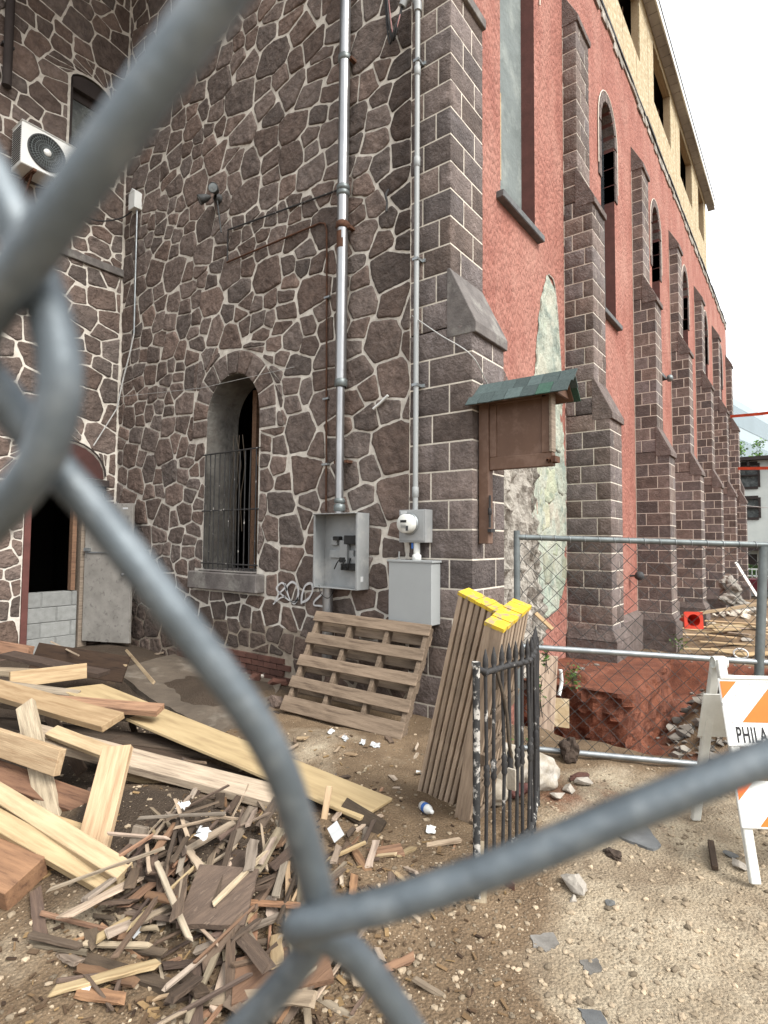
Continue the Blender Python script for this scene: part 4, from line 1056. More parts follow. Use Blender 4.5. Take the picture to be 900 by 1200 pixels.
# ================================================================ IRON RAILING
t = empty('iron_railing', (-2.07, -1.15, 0), 'short section of black wrought iron railing with peeling paint leaning upright in the dirt', 'railing')
ra, rb = Vector((-2.05, -1.12, 0)), Vector((-1.05, -1.00, 0)); mid = (ra+rb)/2 + Vector((.06, -.16, 0))*.6
curve = spline([ra, ra*.72+rb*.28+Vector((.02, -.05, 0)), mid, rb], 8)
def along(s):
    x = s*(len(curve)-1); i = min(int(x), len(curve)-2); return curve[i].lerp(curve[i+1], x-i)
mb = MB(); mb.tube([ra+Vector((0, 0, -.05)), ra+Vector((-.005, 0, 1.03))], .019, 4); mb.tube([ra+Vector((-.005, 0, 1.03)), ra+Vector((-.005, 0, 1.05))], .024, 4); mb.build('post', 'peeling_iron', t)
mb = MB(); mb.tube([rb+Vector((0, 0, -.05)), rb+Vector((0, 0, 1.02))], .018, 4); mb.build('post', 'black_iron', t)
def twist(z): return .02*sin(z*5)
mb = MB(); mb.tube([along(s)+Vector((0, 0, .99-.02*s+(.03 if s == 0 else 0))) for s in np.linspace(0, 1, 12)], .015, 6); mb.build('top_rail', 'black_iron', t)
mb = MB(); mb.tube([along(s)+Vector((0, 0, .12)) for s in np.linspace(0, 1, 12)], .014, 6); mb.build('bottom_rail', 'peeling_iron', t)
for i in range(11):
    s = (i+1)/11.6; b = along(s); j = Vector((rng.uniform(-.01, .01), rng.uniform(-.01, .01), 0)); tz = 1.08
    mb = MB(); mb.tube([b+Vector((0, 0, .03)), b+j+Vector((0, 0, .5)), b+Vector((0, 0, tz-.05))], .0095, 6)
    mb.lathe(b+Vector((0, 0, tz-.06)), Zv, [(.009, -.05), (.018, -.04), (.018, -.025), (.010, -.02), (.015, .0), (.013, .03), (.004, .07), (0, .08)], 8)
    mb.lathe(b+j+Vector((0, 0, .52)), Zv, [(.0095, -.05), (.016, -.035), (.012, -.015), (.017, 0), (.012, .015), (.016, .035), (.0095, .05)], 8)
    mb.build('picket', 'black_iron' , t)
mb = MB(); mb.tube(spline([along(.22)+Vector((-.02, 0, .98)), along(.28)+Vector((-.02, -.02, .8)), along(.33)+Vector((-.03, -.02, .62)), along(.40)+Vector((-.02, 0, .50)), along(.36)+Vector((-.02, 0, .38))]), .009, 5); mb.build('dead_vine', 'bark', t)
mb = MB(); mb.obox(along(.36)+Vector((-.03, -.02, .44)), ((1, 0, 0), (0, 1, 0), (0, 0, 1)), (.012, .04, .10)); mb.build('tag', 'bag_fabric', t)

# cloth bag behind it
t = empty('cloth_bag', (-1.0, -.72, 0), 'dirty white stuffed bag on the ground behind the iron railing', 'bag')
mb = MB(); mb.rock((-.92, -.70, .13), (.20, .19, .15), 3, sub=4, rough=.25); mb.rock((-1.14, -.68, .07), (.17, .15, .085), 6, sub=4, rough=.3); mb.rock((-.80, -.86, .10), (.16, .14, .12), 9, sub=4, rough=.3)
o = mb.build('bag', 'bag_fabric', t); o.data.polygons.foreach_set('use_smooth', [True]*len(o.data.polygons))
mb = MB(); mb.rock((-1.05, -.87, .07), (.10, .05, .035), 2, sub=3, rough=.3); mb.build('red_label', 'maroon_paint', t)

# ================================================================ TEMPORARY FENCE PANEL
fA = Vector((-.33, -.57, 0)); fD = Vector((.44, -.90, 0)).normalized(); fL = 3.1
FZ = lambda s: 1.645-.045*s/1.7
t = empty('fence_panel', tuple(fA), 'temporary chain link fence panel with steel tube frame closing off the trench', 'fence')
def fp(s, z): return fA+fD*s+Vector((0, 0, z))
mb = MB(); mb.tube([fp(0, FZ(0)-.01), fp(fL, FZ(fL)-.01)], .021, 12); mb.build('top_rail', 'rail_steel', t)
mb = MB(); mb.tube([fp(0, .81), fp(fL, .735)], .021, 12); mb.build('middle_rail', 'galvanised', t)
mb = MB(); mb.tube([fp(0, .06), fp(fL, .0)], .021, 12); mb.build('bottom_rail', 'galvanised', t)
mb = MB(); mb.tube([fp(-.01, -.15), fp(-.01, FZ(0)+.04)], .024, 12); mb.build('post', 'rail_steel', t)
mb = MB(); mb.tube([fp(1.58, -.35), fp(1.69, FZ(1.7)-.02)], .030, 12); mb.build('post', 'rail_steel', t)
mb = MB(); mb.tube([fp(fL, -.3), fp(fL, FZ(fL))], .026, 12); mb.build('post', 'rail_steel', t)
mb = MB(); g = .062; nw = int(fL/g)
for i in range(nw+1):
    pts = []; n = int(1.6/g)
    for k in range(n+1):
        s = min(fL, max(0, i*g + (g/2 if (k+i) % 2 else -g/2) + .006*sin(k*.7+i*.4))); z = .04+k*g
        pts.append(fp(s, min(z, FZ(s)-.03)) + Vector((.9, .44, 0))*(.003 if k % 2 else -.003))
    mb.tube(pts, .0029, 4, cap=False)
mb.build('wire_mesh', 'mesh_wire', t)
for k in range(30):
    mb = MB(); s = .05+k*.105; c = fp(s, FZ(s)-.012); mb.tube([c+Vector((cos(a)*.026*.9, cos(a)*.026*.44, sin(a)*.026)) + fD*(a*.004) for a in np.linspace(0, 2*pi, 10)], .0022, 4)
    mb.build('tie_wire', 'galvanised', t)

# ================================================================ BARRICADE
bf, bb = Vector((-1.16, -2.09, 0)), Vector((-.63, -1.765, 0)); bl = Vector((.56, -.83, 0)).normalized()
apx = (bf+bb)/2 + Vector((0, 0, .985))
t = empty('barricade', tuple((bf+bb)/2), 'white A-frame road barricade with orange striped boards in front of the fence', 'barricade')
def leg(a, b, w=.045, dth=.03):
    mb = MB(); x, y, z = axes(b-a, bl); mb.obox((a+b)/2, (x, y, z), ((b-a).length, dth, w)); return mb
for s in (.02, .60):
    leg(bf+bl*s, apx+bl*s+Vector((-.02, -.012, 0))).build('front_leg', 'white_leg', t, .004)
    leg(bb+bl*s, apx+bl*s+Vector((.02, .012, 0)), .05).build('rear_leg', 'white_leg', t, .006)
    mb = MB(); mb.lathe(apx+bl*(s-.03)+Vector((0, 0, -.02)), bl, [(.03, 0), (.034, .01), (.034, .06), (.03, .07)], 14); mb.build('hinge', 'white_leg', t)
fdir = (apx-bf).normalized(); fn = bl.cross(fdir); fn = fn if fn.x < 0 else -fn
def fpt(s, h, o=0.): return bf + fdir*h + bl*s + fn*(.022+o)
def board(name, h0, h1, s0=-.015, s1=.72, wm='white_board', dy=0):
    mb = MB(); mb.prism([fpt(s0, h0), fpt(s1, h0), fpt(s1, h1), fpt(s0, h1)], fn*.012); bo = mb.build(name, wm, t, .004)
    return bo
def stripes(bo, h0, h1, s0=-.015, s1=.72):
    H_ = h1-h0
    k = s0-.40
    mb = MB(); polys = 0
    for kk in (s0-.265, s0+.085, s0+.435):
        q = [(kk, h0), (kk+.165, h0), (kk+.165+H_*.95, h1), (kk+H_*.95, h1)]
        q = clip(clip(q, -1, 0, -(s0+.006)), 1, 0, s1-.006)
        if len(q) > 2: mb.add([fpt(a, b, .0145) for a, b in q], [tuple(range(len(q)))]); polys += 1
    mb.build('orange_stripes', 'orange_sheet', bo)
HL = (apx-bf).length
b1 = board('upper_board', .60, .93); stripes(b1, .715, .915)
mb = MB(); mb.prism([fpt(-.005, .925), fpt(.72, .925), fpt(.72, .945), fpt(-.005, .945)], fn*.02); mb.build('board_edge', 'white_leg', b1, .003)
b2 = board('lower_board', .235, .445); stripes(b2, .245, .435)
mb = MB(); mb.prism([bb+bl*-.03+(apx-bb).normalized()*.55, bb+bl*.7+(apx-bb).normalized()*.55, bb+bl*.7+(apx-bb).normalized()*.82, bb+bl*-.03+(apx-bb).normalized()*.82], (.008, .005, 0)); mb.build('rear_board', 'white_leg', t, .004)
cu = bpy.data.curves.new('lettering', 'FONT'); cu.body = 'PHILA S'; cu.size = .105; cu.offset = .0015; cu.extrude = .0006; cu.space_character = 1.12
to = bpy.data.objects.new('lettering_src', cu); COL.objects.link(to)
bpy.context.view_layer.update()
me = bpy.data.meshes.new_from_object(to.evaluated_get(bpy.context.evaluated_depsgraph_get())); bpy.data.objects.remove(to)
me.name = 'lettering'; xs = bl.copy(); ys_ = fdir.copy(); zs_ = fn.copy()
org = world_loc(b1)
for v in me.vertices:
    v.co = fpt(.03, .620, .0138) - org + xs*(v.co.x*.50) + ys_*v.co.y + zs_*v.co.z
# stencil bridges split each letter
ca_ = me.color_attributes.new('tint', 'FLOAT_COLOR', 'CORNER'); ca_.data.foreach_set('color', [1.0]*(4*len(me.loops)))
me.materials.clear(); me.materials.append(MATS['stencil_black'])
lo = bpy.data.objects.new('lettering', me); COL.objects.link(lo); lo.parent = b1
# ================================================================ LUMBER
def camv(): return Vector((-.72, -.50, .48))
def plank(A, B, w, th, m, n=(0, 0, 1), label=None, cat='plank', name='plank', group=None, k=None, rag=0., ext=0., bev=.003, nails=0):
    A = Vector(A); B = Vector(B); x, y, z = axes(B-A, n); L_ = (B-A).length + ext
    y = Vector(n).cross(x).normalized(); z = x.cross(y)
    k = k if k is not None else rng.uniform(.82, 1.18); c = (k*rng.uniform(.96, 1.06), k, k*rng.uniform(.88, 1.04))
    mb = MB(); ns = 6; vs = []
    for i in range(ns+1):
        u = -L_/2 + L_*i/ns; b = .011*noise.noise(Vector((u*1.4, A.x*9, B.y*7)))*(1 if w > .08 else .5)
        for s, q in ((-1, -1), (1, -1), (1, 1), (-1, 1)):
            e = 0
            if rag and i in (0, ns): e = rng.uniform(-rag, rag)
            ww = w*(1 if not rag else rng.uniform(.75, 1.1))
            vs.append((u+e, s*ww/2, q*th/2+b))
    fs = [(i*4+j, i*4+(j+1) % 4, i*4+4+(j+1) % 4, i*4+4+j) for i in range(ns) for j in range(4)]
    fs = [f[::-1] for f in fs] + [(0, 1, 2, 3), (ns*4+3, ns*4+2, ns*4+1, ns*4)]
    mb.add(vs, fs, c)
    o = mb.build(name, m, None, bev if th > .015 else 0)
    o.matrix_world = Matrix.Translation((A+B)/2) @ Matrix((x, y, z)).transposed().to_4x4()
    tag(o, label, cat, group)
    for i in range(nails):
        q = MB(); u = rng.uniform(-.45, .45)*L_; v = rng.uniform(-.3, .3)*w; q.tube([(u, v, th/2-.01), (u+rng.uniform(-.01, .02), v, th/2+.045)], .002, 5)
        q.build('nail', 'rusty_iron', o)
        o.children[-1].location = (0, 0, 0)
    return o
def px(a): return onZ(a[0], a[1], a[2])
UP = (0, 0, 1); CV = (-.72, -.50, .48); FR = (-.80, -.55, .15)
def PL(a, b, *r, **k): return plank(px(a), px(b), *r, **k)
PL((-90, 783, .55), (133, 846, .43), .17, .045, 'pine_wood', (-.25, -.15, 1), 'long pale plank pointing right, highest of the pale planks at the left edge')
PL((-90, 840, .46), (70, 894, .36), .14, .045, 'pine_wood', FR, 'pale plank on edge with a knotty square end at the left edge')
PL((-120, 858, .53), (147, 1024, .165), .085, .045, 'pine_wood', (-.3, -.35, .9), 'upper one of the two stacked pale studs reaching down to the debris', cat='stud', k=1.15)
PL((-120, 896, .47), (140, 1044, .10), .085, .045, 'pine_wood', (-.3, -.35, .9), 'lower one of the two stacked pale studs reaching down to the debris', cat='stud', k=1.05)
PL((139, 876, .50), (95, 1046, .02), .15, .04, 'pine_wood', CV, 'broad pale board standing steeply propped behind the two stacked studs', k=1.15)
PL((30, 826, .52), (70, 1010, .0), .11, .04, 'grey_wood', CV, 'greyish board propped steeply in the left of the lumber pile', k=1.9)
PL((30, 858, .36), (348, 942, .11), .17, .05, 'grey_wood', (-.1, -.1, 1), 'long grey brown plank running across the whole lumber pile to the right', k=1.75)
PL((95, 806, .37), (442, 948, .06), .38, .02, 'plywood', (.10, .06, 1), 'long thin plywood sheet sloping down to the right over the dark hollow', cat='plywood', k=1.1)
PL((40, 820, .42), (188, 832, .37), .13, .045, 'brown_wood', (-.1, -.1, 1), 'reddish plank with nails sticking up from its top', k=1.7, nails=6)
PL((11, 797, .46), (101, 786, .44), .13, .04, 'pine_wood', FR, 'short clean board on edge lying near the doorway end of the pile', k=1.1)
PL((8, 767, .52), (122, 790, .40), .16, .04, 'dark_wood', UP, 'long dark weathered plank at the back of the lumber pile', nails=4)
PL((-40, 752, .58), (36, 765, .52), .12, .07, 'brown_wood', FR, 'rust brown beam end at the upper left of the lumber pile', cat='beam', k=1.4)
PL((-30, 785, .48), (60, 790, .44), .12, .05, 'grey_wood', UP, 'grey plank half hidden under the rust brown beam end', k=1.3)
PL((40, 768, .42), (148, 785, .29), .26, .02, 'brown_wood', (-.7, -.45, .35), 'dark brown panel lying against the back of the lumber pile', cat='panel', k=.22)
PL((55, 760, .42), (149, 780, .33), .03, .02, 'pine_wood', UP, 'thin pale batten along the back of the lumber pile', cat='batten')
PL((-90, 885, .27), (108, 953, .11), .15, .13, 'brown_wood', (-.2, -.2, 1), 'thick brown beam lying under the propped boards', cat='beam', k=.95)
PL((-90, 980, .22), (32, 1036, .13), .19, .10, 'brown_wood', (-.25, -.3, 1), 'thick orange brown beam at the lower left edge', cat='beam', k=1.25)
PL((-90, 1012, .06), (12, 1060, .05), .16, .06, 'grey_wood', UP, 'grey timber under the thick orange brown beam at the left edge', cat='beam')
PL((60, 856, .40), (130, 884, .33), .09, .03, 'pine_wood', (-.3, -.2, 1), 'small pale board resting on the long grey brown plank')
PL((-60, 935, .22), (102, 990, .12), .16, .02, 'plywood', (-.4, -.3, .9), 'plywood strip under the two stacked studs', cat='plywood', k=1.2)
PL((166, 968, .26), (150, 1032, .04), .07, .03, 'grey_wood', CV, 'short grey post stub standing in the debris beside the stacked studs', cat='stub', k=.8)
PL((120, 872, .17), (405, 962, .03), .30, .03, 'dark_wood', UP, 'added wide dark board painting the shade in the hollow under the plywood sheet')  # added board, its dark colour stands in for the gap shadow
PL((-40, 845, .20), (260, 880, .14), .22, .04, 'dark_wood', UP, 'added dark filler board deepening the shade inside the middle of the lumber pile')  # added filler, dark to paint shade into the pile
PL((-60, 815, .34), (160, 838, .30), .20, .04, 'dark_wood', UP, 'added dark filler board deepening the shade under the reddish nailed plank')  # another added dark filler standing in for shade between the planks
PL((130, 905, .15), (345, 958, .04), .05, .03, 'pine_wood', UP, 'narrow pale batten under the long grey brown plank', cat='batten', k=.9)
PL((402, 944, .10), (448, 972, .04), .09, .03, 'dark_wood', (-.5, -.3, .6), 'charred black board end at the tip of the plywood sheet')
PL((386, 921, .22), (378, 970, .03), .035, .02, 'pine_wood', CV, 'upright pale splinter leaning at the tip of the plywood sheet', cat='splinter')
PL((430, 1003, .03), (472, 996, .04), .09, .02, 'brown_wood', (-.1, 0, 1), 'orange brown board offcut right of the chain link crossing', k=1.6, cat='offcut')
PL((-30, 800, .46), (92, 815, .36), .08, .05, 'grey_wood', (-.3, -.2, 1), 'grey round edged timber lying under the highest pale plank', k=1.2)
PL((58, 838, .33), (96, 905, .10), .07, .03, 'dark_wood', CV, 'dark board stub standing between the propped boards', k=1.6)
PL((-30, 905, .20), (60, 925, .16), .10, .04, 'grey_wood', (-.3, -.3, 1), 'weathered board under the plank with the knotty end', k=1.0)
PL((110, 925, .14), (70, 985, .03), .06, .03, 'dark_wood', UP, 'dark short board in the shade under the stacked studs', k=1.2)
PL((180, 800, .36), (148, 762, .30), .03, .02, 'pine_wood', CV, 'thin pale stick poking up at the back right of the lumber pile', 'stick', k=.9)
PL((60, 752, .50), (92, 768, .46), .015, .015, 'grey_wood', CV, 'thin splinter sticking up behind the short clean board', 'splinter', k=1.5)
PL((200, 925, .12), (340, 968, .03), .14, .025, 'grey_wood', (-.2, -.2, 1), 'weathered board half buried below the long grey brown plank', k=.8)
PL((88, 1078, .05), (138, 1100, .03), .05, .03, 'dark_wood', UP, 'dark splintered lath on the damp dirt right of the orange brown beam', 'lath', k=1.4, rag=.02)
PL((78, 1120, .04), (220, 1165, .03), .055, .035, 'dark_wood', UP, 'long dark broken lath at the lower left of the debris heap', 'lath', k=1.2, rag=.03)
PL((250, 1185, .04), (275, 1105, .05), .035, .012, 'grey_wood', UP, 'pale grey lath below the rectangular brown board', 'lath', k=1.9, rag=.02)
# square dark panels in the debris
def panel(q, zs, th, m, label, k=1.):
    pts = [onZ(a, b, z) for (a, b), z in zip(q, zs)]; n = (pts[1]-pts[0]).cross(pts[3]-pts[0]).normalized(); n = n if n.z > 0 else -n
    mb = MB(); ring = []
    for i in range(4):
        a, b = pts[i], pts[(i+1) % 4]
        for s in range(6): ring.append(a.lerp(b, s/6)+Vector((rng.uniform(-.004, .004), rng.uniform(-.004, .004), 0)))
    mb.prism([p-n*th for p in ring], n*th, (k,)*3)
    return tag(mb.build('old_board', m, loc=tuple(pts[0])), label, 'board')
panel([(234, 1013), (304, 1018), (286, 1084), (206, 1083)], (.20, .19, .13, .14), .022, 'dark_wood', 'square dark brown board lying on top of the debris heap', 1.7)
panel([(277, 1122), (384, 1098), (390, 1146), (272, 1176)], (.10, .09, .07, .08), .02, 'brown_wood', 'rectangular brown board at the lower edge of the debris heap', .8)
panel([(205, 985), (305, 1000), (300, 1022), (210, 1012)], (.13, .14, .13, .12), .02, 'dark_wood', 'dirty board covered with crumbs behind the square dark board', 1.3)
# scraps
SC = {'grey_wood': 'grey', 'dark_wood': 'dark', 'brown_wood': 'brown', 'pine_wood': 'pale'}
def scraps(poly, n, ang, spread, lmin, lmax, zone, mix, lift=.10):
    xs = [p[0] for p in poly]; ys = [p[1] for p in poly]; i = 0
    while i < n:
        c = (rng.uniform(min(xs), max(xs)), rng.uniform(min(ys), max(ys)))
        if not inside(c, poly): continue
        a = rad(rng.gauss(ang, spread)) if rng.random() < .72 else rng.uniform(0, pi)
        g = onZ(c[0], c[1], 0); zc = gh(g.x, g.y); g = onZ(c[0], c[1], zc); zc = gh(g.x, g.y) + rng.uniform(.0, lift)
        C_ = onZ(c[0], c[1], zc)
        p2 = onZ(c[0]+10*cos(a), c[1]-10*sin(a), zc); d = (p2-C_).normalized(); L_ = rng.uniform(lmin, lmax)*rng.choice((.6, 1, 1))
        tl = rng.uniform(-.12, .25); d = Vector((d.x, d.y, tl)).normalized()
        m = rng.choices(list(SC), mix)[0]; w = rng.choice((.012, .018, .025, .035, .05)); th = rng.choice((.006, .01, .016))
        nrm = Vector((rng.uniform(-.5, .3), rng.uniform(-.4, .4), 1))
        plank(C_-d*L_/2, C_+d*L_/2, min(w, L_*.5), th, m, nrm, f'splintered {SC[m]} wood scrap {zone}', 'wood scrap', 'wood_scrap', f'{SC[m]} wood scraps {zone}', rng.uniform(.7, 1.9 if m != 'pine_wood' else 1.1), .02)
        i += 1
scraps([(150, 985), (215, 925), (330, 935), (345, 1010), (300, 1030), (230, 1015), (200, 1090), (120, 1080), (110, 1030)], 108, 55, 26, .12, .46, 'in the heap behind the square dark board', (6, 8, 2, 1.4))
scraps([(225, 1085), (300, 1020), (350, 990), (400, 1070), (420, 1110), (330, 1200), (200, 1200)], 92, 45, 36, .10, .46, 'in the heap in front of the square dark board', (5, 7, 2.5, 1.5), .07)
scraps([(375, 950), (440, 960), (440, 1010), (400, 1060), (375, 1040)], 16, 60, 25, .08, .25, 'right of the drooping wire loop', (4, 3, 2, 3), .05)
scraps([(40, 1070), (150, 1050), (260, 1100), (250, 1180), (100, 1180)], 30, -15, 25, .10, .36, 'on the damp dirt at the lower left', (4, 5, 2, 1), .03)
scraps([(330, 850), (500, 870), (500, 950), (360, 920)], 20, 10, 50, .04, .13, 'on the dirt in front of the leaning pallet', (4, 2, 3, 3), .02)
scraps([(0, 775), (140, 790), (300, 900), (150, 905), (0, 890)], 18, 20, 40, .10, .35, 'inside the lumber pile', (4, 6, 2, 1), .22)
scraps([(440, 960), (550, 980), (560, 1060), (470, 1110), (430, 1060)], 14, 20, 50, .04, .18, 'on the open dirt left of the railing post', (4, 3, 2, 2), .015)
scraps([(400, 1100), (520, 1120), (520, 1195), (420, 1195)], 6, 110, 30, .06, .2, 'at the bottom edge of the yard', (3, 2, 3, 3), .02)
scraps([(150, 760), (300, 790), (330, 840), (230, 770)], 8, 10, 40, .06, .2, 'on the ground under the barred window', (4, 4, 2, 2), .02)
# tiny chips, bark and grit nobody could count
mb = MB()
def gpx(c):
    g = onZ(c[0], c[1], 0); g = onZ(c[0], c[1], gh(g.x, g.y)); return Vector((g.x, g.y, gh(g.x, g.y)))
for i in range(3400):
    c = (rng.uniform(-60, 620), rng.uniform(850, 1260)) if i % 3 else (rng.uniform(60, 460), rng.uniform(910, 1220))
    p = gpx(c)
    if rng.random() > .2+.6*gauss(p.x, p.y, -2.6, -.3, .7, .7): continue
    a = rng.uniform(0, pi); l = rng.uniform(.008, .045); d = Vector((cos(a), sin(a), rng.uniform(-.3, .3))).normalized(); x, y, z = axes(d, (rng.uniform(-.4, .4), rng.uniform(-.4, .4), 1))
    t_ = rng.choice(((.30, .22, .14), (.16, .115, .08), (.08, .055, .04), (.45, .34, .2), (.2, .15, .11)))
    mb.obox(p+Vector((0, 0, .006)), (x, y, z), (l, l*rng.uniform(.15, .5), rng.uniform(.002, .007)), (t_[0]*2.0, t_[1]*2.1, t_[2]*2.3))
tag(mb.build('wood_chips', 'gravel'), 'bark crumbs and tiny wood chips strewn over the debris and dirt', 'wood chips', kind='stuff')
mb = MB()
for i in range(6500):
    c = (rng.uniform(-60, 960), 845+rng.random()**1.4*400)
    if i % 5 == 0: c = (rng.uniform(430, 960), rng.uniform(880, 1220))
    p = gpx(c)
    if p.x > .25: continue
    s = .003+.013*rng.random()**5; k = rng.uniform(.45, 1.6)
    mb.rock(p+Vector((0, 0, s*.2)), (s*rng.uniform(.8, 1.5), s*rng.uniform(.7, 1.2), s*rng.uniform(.4, .8)), i*.37, (k*1.05, k, k*.93), 0, 1, .3)
tag(mb.build('gravel', 'gravel'), 'pebbles and grit scattered over the sandy dirt', 'gravel', kind='stuff')
mb = MB()
for i in range(900):
    x, y = rng.uniform(2.2, 12.5), rng.uniform(-3.6, .5)
    s = .008+.035*rng.random()**3; k = rng.uniform(.3, .8)
    mb.rock((x, y, gh(x, y)+s*.2), (s*1.3, s, s*.6), i*.53, (k, k*.95, k*.9), 0, 1, .35)
tag(mb.build('rubble_grit', 'rock'), 'small broken rubble strewn through the trench and beyond', 'rubble', kind='stuff')

# ================================================================ STONES, PAPER, SLABS
def stone_thing(c, sz, seed, m, label, cat='stone', name='stone', k=1., group=None, tilt=0, sub=3, rough=.3):
    mb = MB(); mb.rock(c, sz, seed, (k, k, k), 0, 4, .5) if cat in ('root ball', 'clod') else mb.chunk(c, sz, int(seed*1000)+7, (k, k*.97, k*.92), 0, (40 if sub > 3 else 14) if sub > 2 else 11)
    return tag(mb.build(name, m, loc=tuple(c)), label, cat, group)
def flat_thing(pts, th, m, label, cat, name, k=1., jag=.004):
    P_ = [gpx(p) for p in pts]; mb = MB(); ring = []
    for i in range(len(P_)):
        a, b = P_[i], P_[(i+1) % len(P_)]
        for s in range(5): ring.append(a.lerp(b, s/5)+Vector((rng.uniform(-jag, jag), rng.uniform(-jag, jag), 0)))
    mb.prism([p+Vector((0, 0, -.05)) for p in ring], (0, 0, .05+th), (k,)*3)
    return tag(mb.build(name, m, loc=tuple(P_[0])), label, cat)
c = gpx((675, 1043)); stone_thing(c+Vector((0, 0, .028)), (.085, .045, .04), 4, 'rock', 'pale grey rock sitting alone on the sandy dirt', tilt=-.9, k=1.0, sub=4)
c = gpx((672, 1056)); stone_thing(c+Vector((0, 0, .008)), (.025, .02, .018), 8, 'rock', 'small stone tucked against the front of the pale grey rock')
c = gpx((715, 1060)); stone_thing(c+Vector((0, 0, .006)), (.03, .02, .015), 12, 'slate', 'flat grey stone just right of the pale grey rock')
flat_thing([(708, 968), (755, 966), (775, 993), (765, 998), (730, 985)], .012, 'slate', 'flat broken slate slab lying in the dirt between wire and barricade', 'slab', 'slate_slab', 1.15)
flat_thing([(622, 1098), (648, 1094), (656, 1108), (640, 1116), (625, 1110)], .006, 'concrete', 'flat grey concrete flake below the pale grey rock', 'flake', 'concrete_flake', .8)
flat_thing([(678, 1126), (700, 1124), (706, 1138), (690, 1144)], .005, 'concrete', 'dark grey concrete flake set in the sandy dirt', 'flake', 'concrete_flake', .6)
flat_thing([(678, 1182), (704, 1186), (716, 1210), (690, 1210)], .005, 'slate', 'dark stone flake at the bottom edge of the sandy dirt', 'flake', 'concrete_flake', .9)
flat_thing([(640, 1002), (656, 1000), (658, 1010), (644, 1012)], .006, 'slate', 'small dark slate bit above the pale grey rock', 'flake', 'slate_flake', .8)
flat_thing([(132, 790), (222, 766), (300, 782), (330, 806), (300, 846), (250, 862), (205, 838), (170, 818)], .035, 'wet_concrete', 'worn concrete slab in the ground under the barred window', 'slab', 'concrete_slab', 1.0, .02)
for q, lb in (([(586, 1012), (600, 1018), (606, 1030), (592, 1024)], 'red brick fragment just right of the railing post'), ([(576, 1018), (600, 1034), (603, 1044), (580, 1028)], 'brown red brick fragment by the foot of the railing post')):
    flat_thing(q, .03, 'brick_red', lb, 'brick', 'brick_fragment', 1.3, .004)
plank(gpx((562, 1020))+Vector((0, 0, .13)), gpx((562, 1056))+Vector((0, 0, -.02)), .06, .05, 'grey_wood', CV, 'short grey wooden stake at the foot of the railing post', 'stake', 'stake', k=1.2)
# dark stick and stones near the barricade
plank(gpx((833, 994))+Vector((0, 0, .03)), gpx((838, 1022))+Vector((0, 0, .02)), .03, .025, 'dark_wood', UP, 'short charred stick beside the front leg of the barricade', 'stick', 'stick')
c = gpx((856, 1004)); stone_thing(c+Vector((0, 0, .01)), (.05, .025, .015), 5, 'slate', 'dark flat stone behind the front leg of the barricade', k=1.1)
c = gpx((868, 1018)); stone_thing(c+Vector((0, 0, .014)), (.055, .035, .02), 15, 'rock', 'tan flat stone against the front leg of the barricade', k=1.2)
c = gpx((718, 1003)); stone_thing(c+Vector((0, 0, .01)), (.05, .03, .02), 25, 'dark_wood', 'dark clod of earth right of the slate slab', 'clod', 'clod', k=.8)
c = onZ(668, 884, .05); stone_thing(c+Vector((0, 0, .03)), (.07, .07, .085), 35, 'dark_wood', 'dark root ball hanging over the bottom fence rail', 'root ball', 'root_ball', k=.8, sub=4)
c = onZ(680, 915, .0); stone_thing(c+Vector((0, 0, .02)), (.08, .05, .02), 36, 'brick_red', 'flat reddish brown clod under the root ball', 'clod', 'clod', k=.7)
for i, p in enumerate(((668, 928), (684, 920), (655, 936))):
    stone_thing(gpx(p)+Vector((0, 0, .02)), (.06, .045, .03), 50+i, 'rock', ('whitish rubble lump in the middle below the root ball', 'whitish rubble lump on the right below the root ball', 'whitish rubble lump nearest the iron railing')[i], 'rubble', 'rubble_lump', 1.15)
# rubble by the wall left of the pallet
for (q, sz, m, k, lb) in (((312, 796), (.11, .08, .08), 'rock', 1.5, 'whitish broken block in the rubble left of the leaning pallet'), ((325, 804), (.12, .07, .06), 'brick_red', .9, 'red brick lump next to the leaning pallet corner'),
                          ((300, 800), (.10, .08, .06), 'brick_red', .7, 'dark red brick lump behind the whitish broken block'), ((322, 822), (.13, .09, .07), 'rubble_stone', 1.3, 'brown stone at the foot of the leaning pallet'),
                          ((290, 812), (.06, .05, .04), 'rock', 1.1, 'small grey stone in the rubble under the graffiti')):
    c = gpx(q); stone_thing(c+Vector((0, 0, sz[2]*.5)), sz, q[0]*.11, m, lb, 'rubble', 'rubble_lump', k, None, .6)
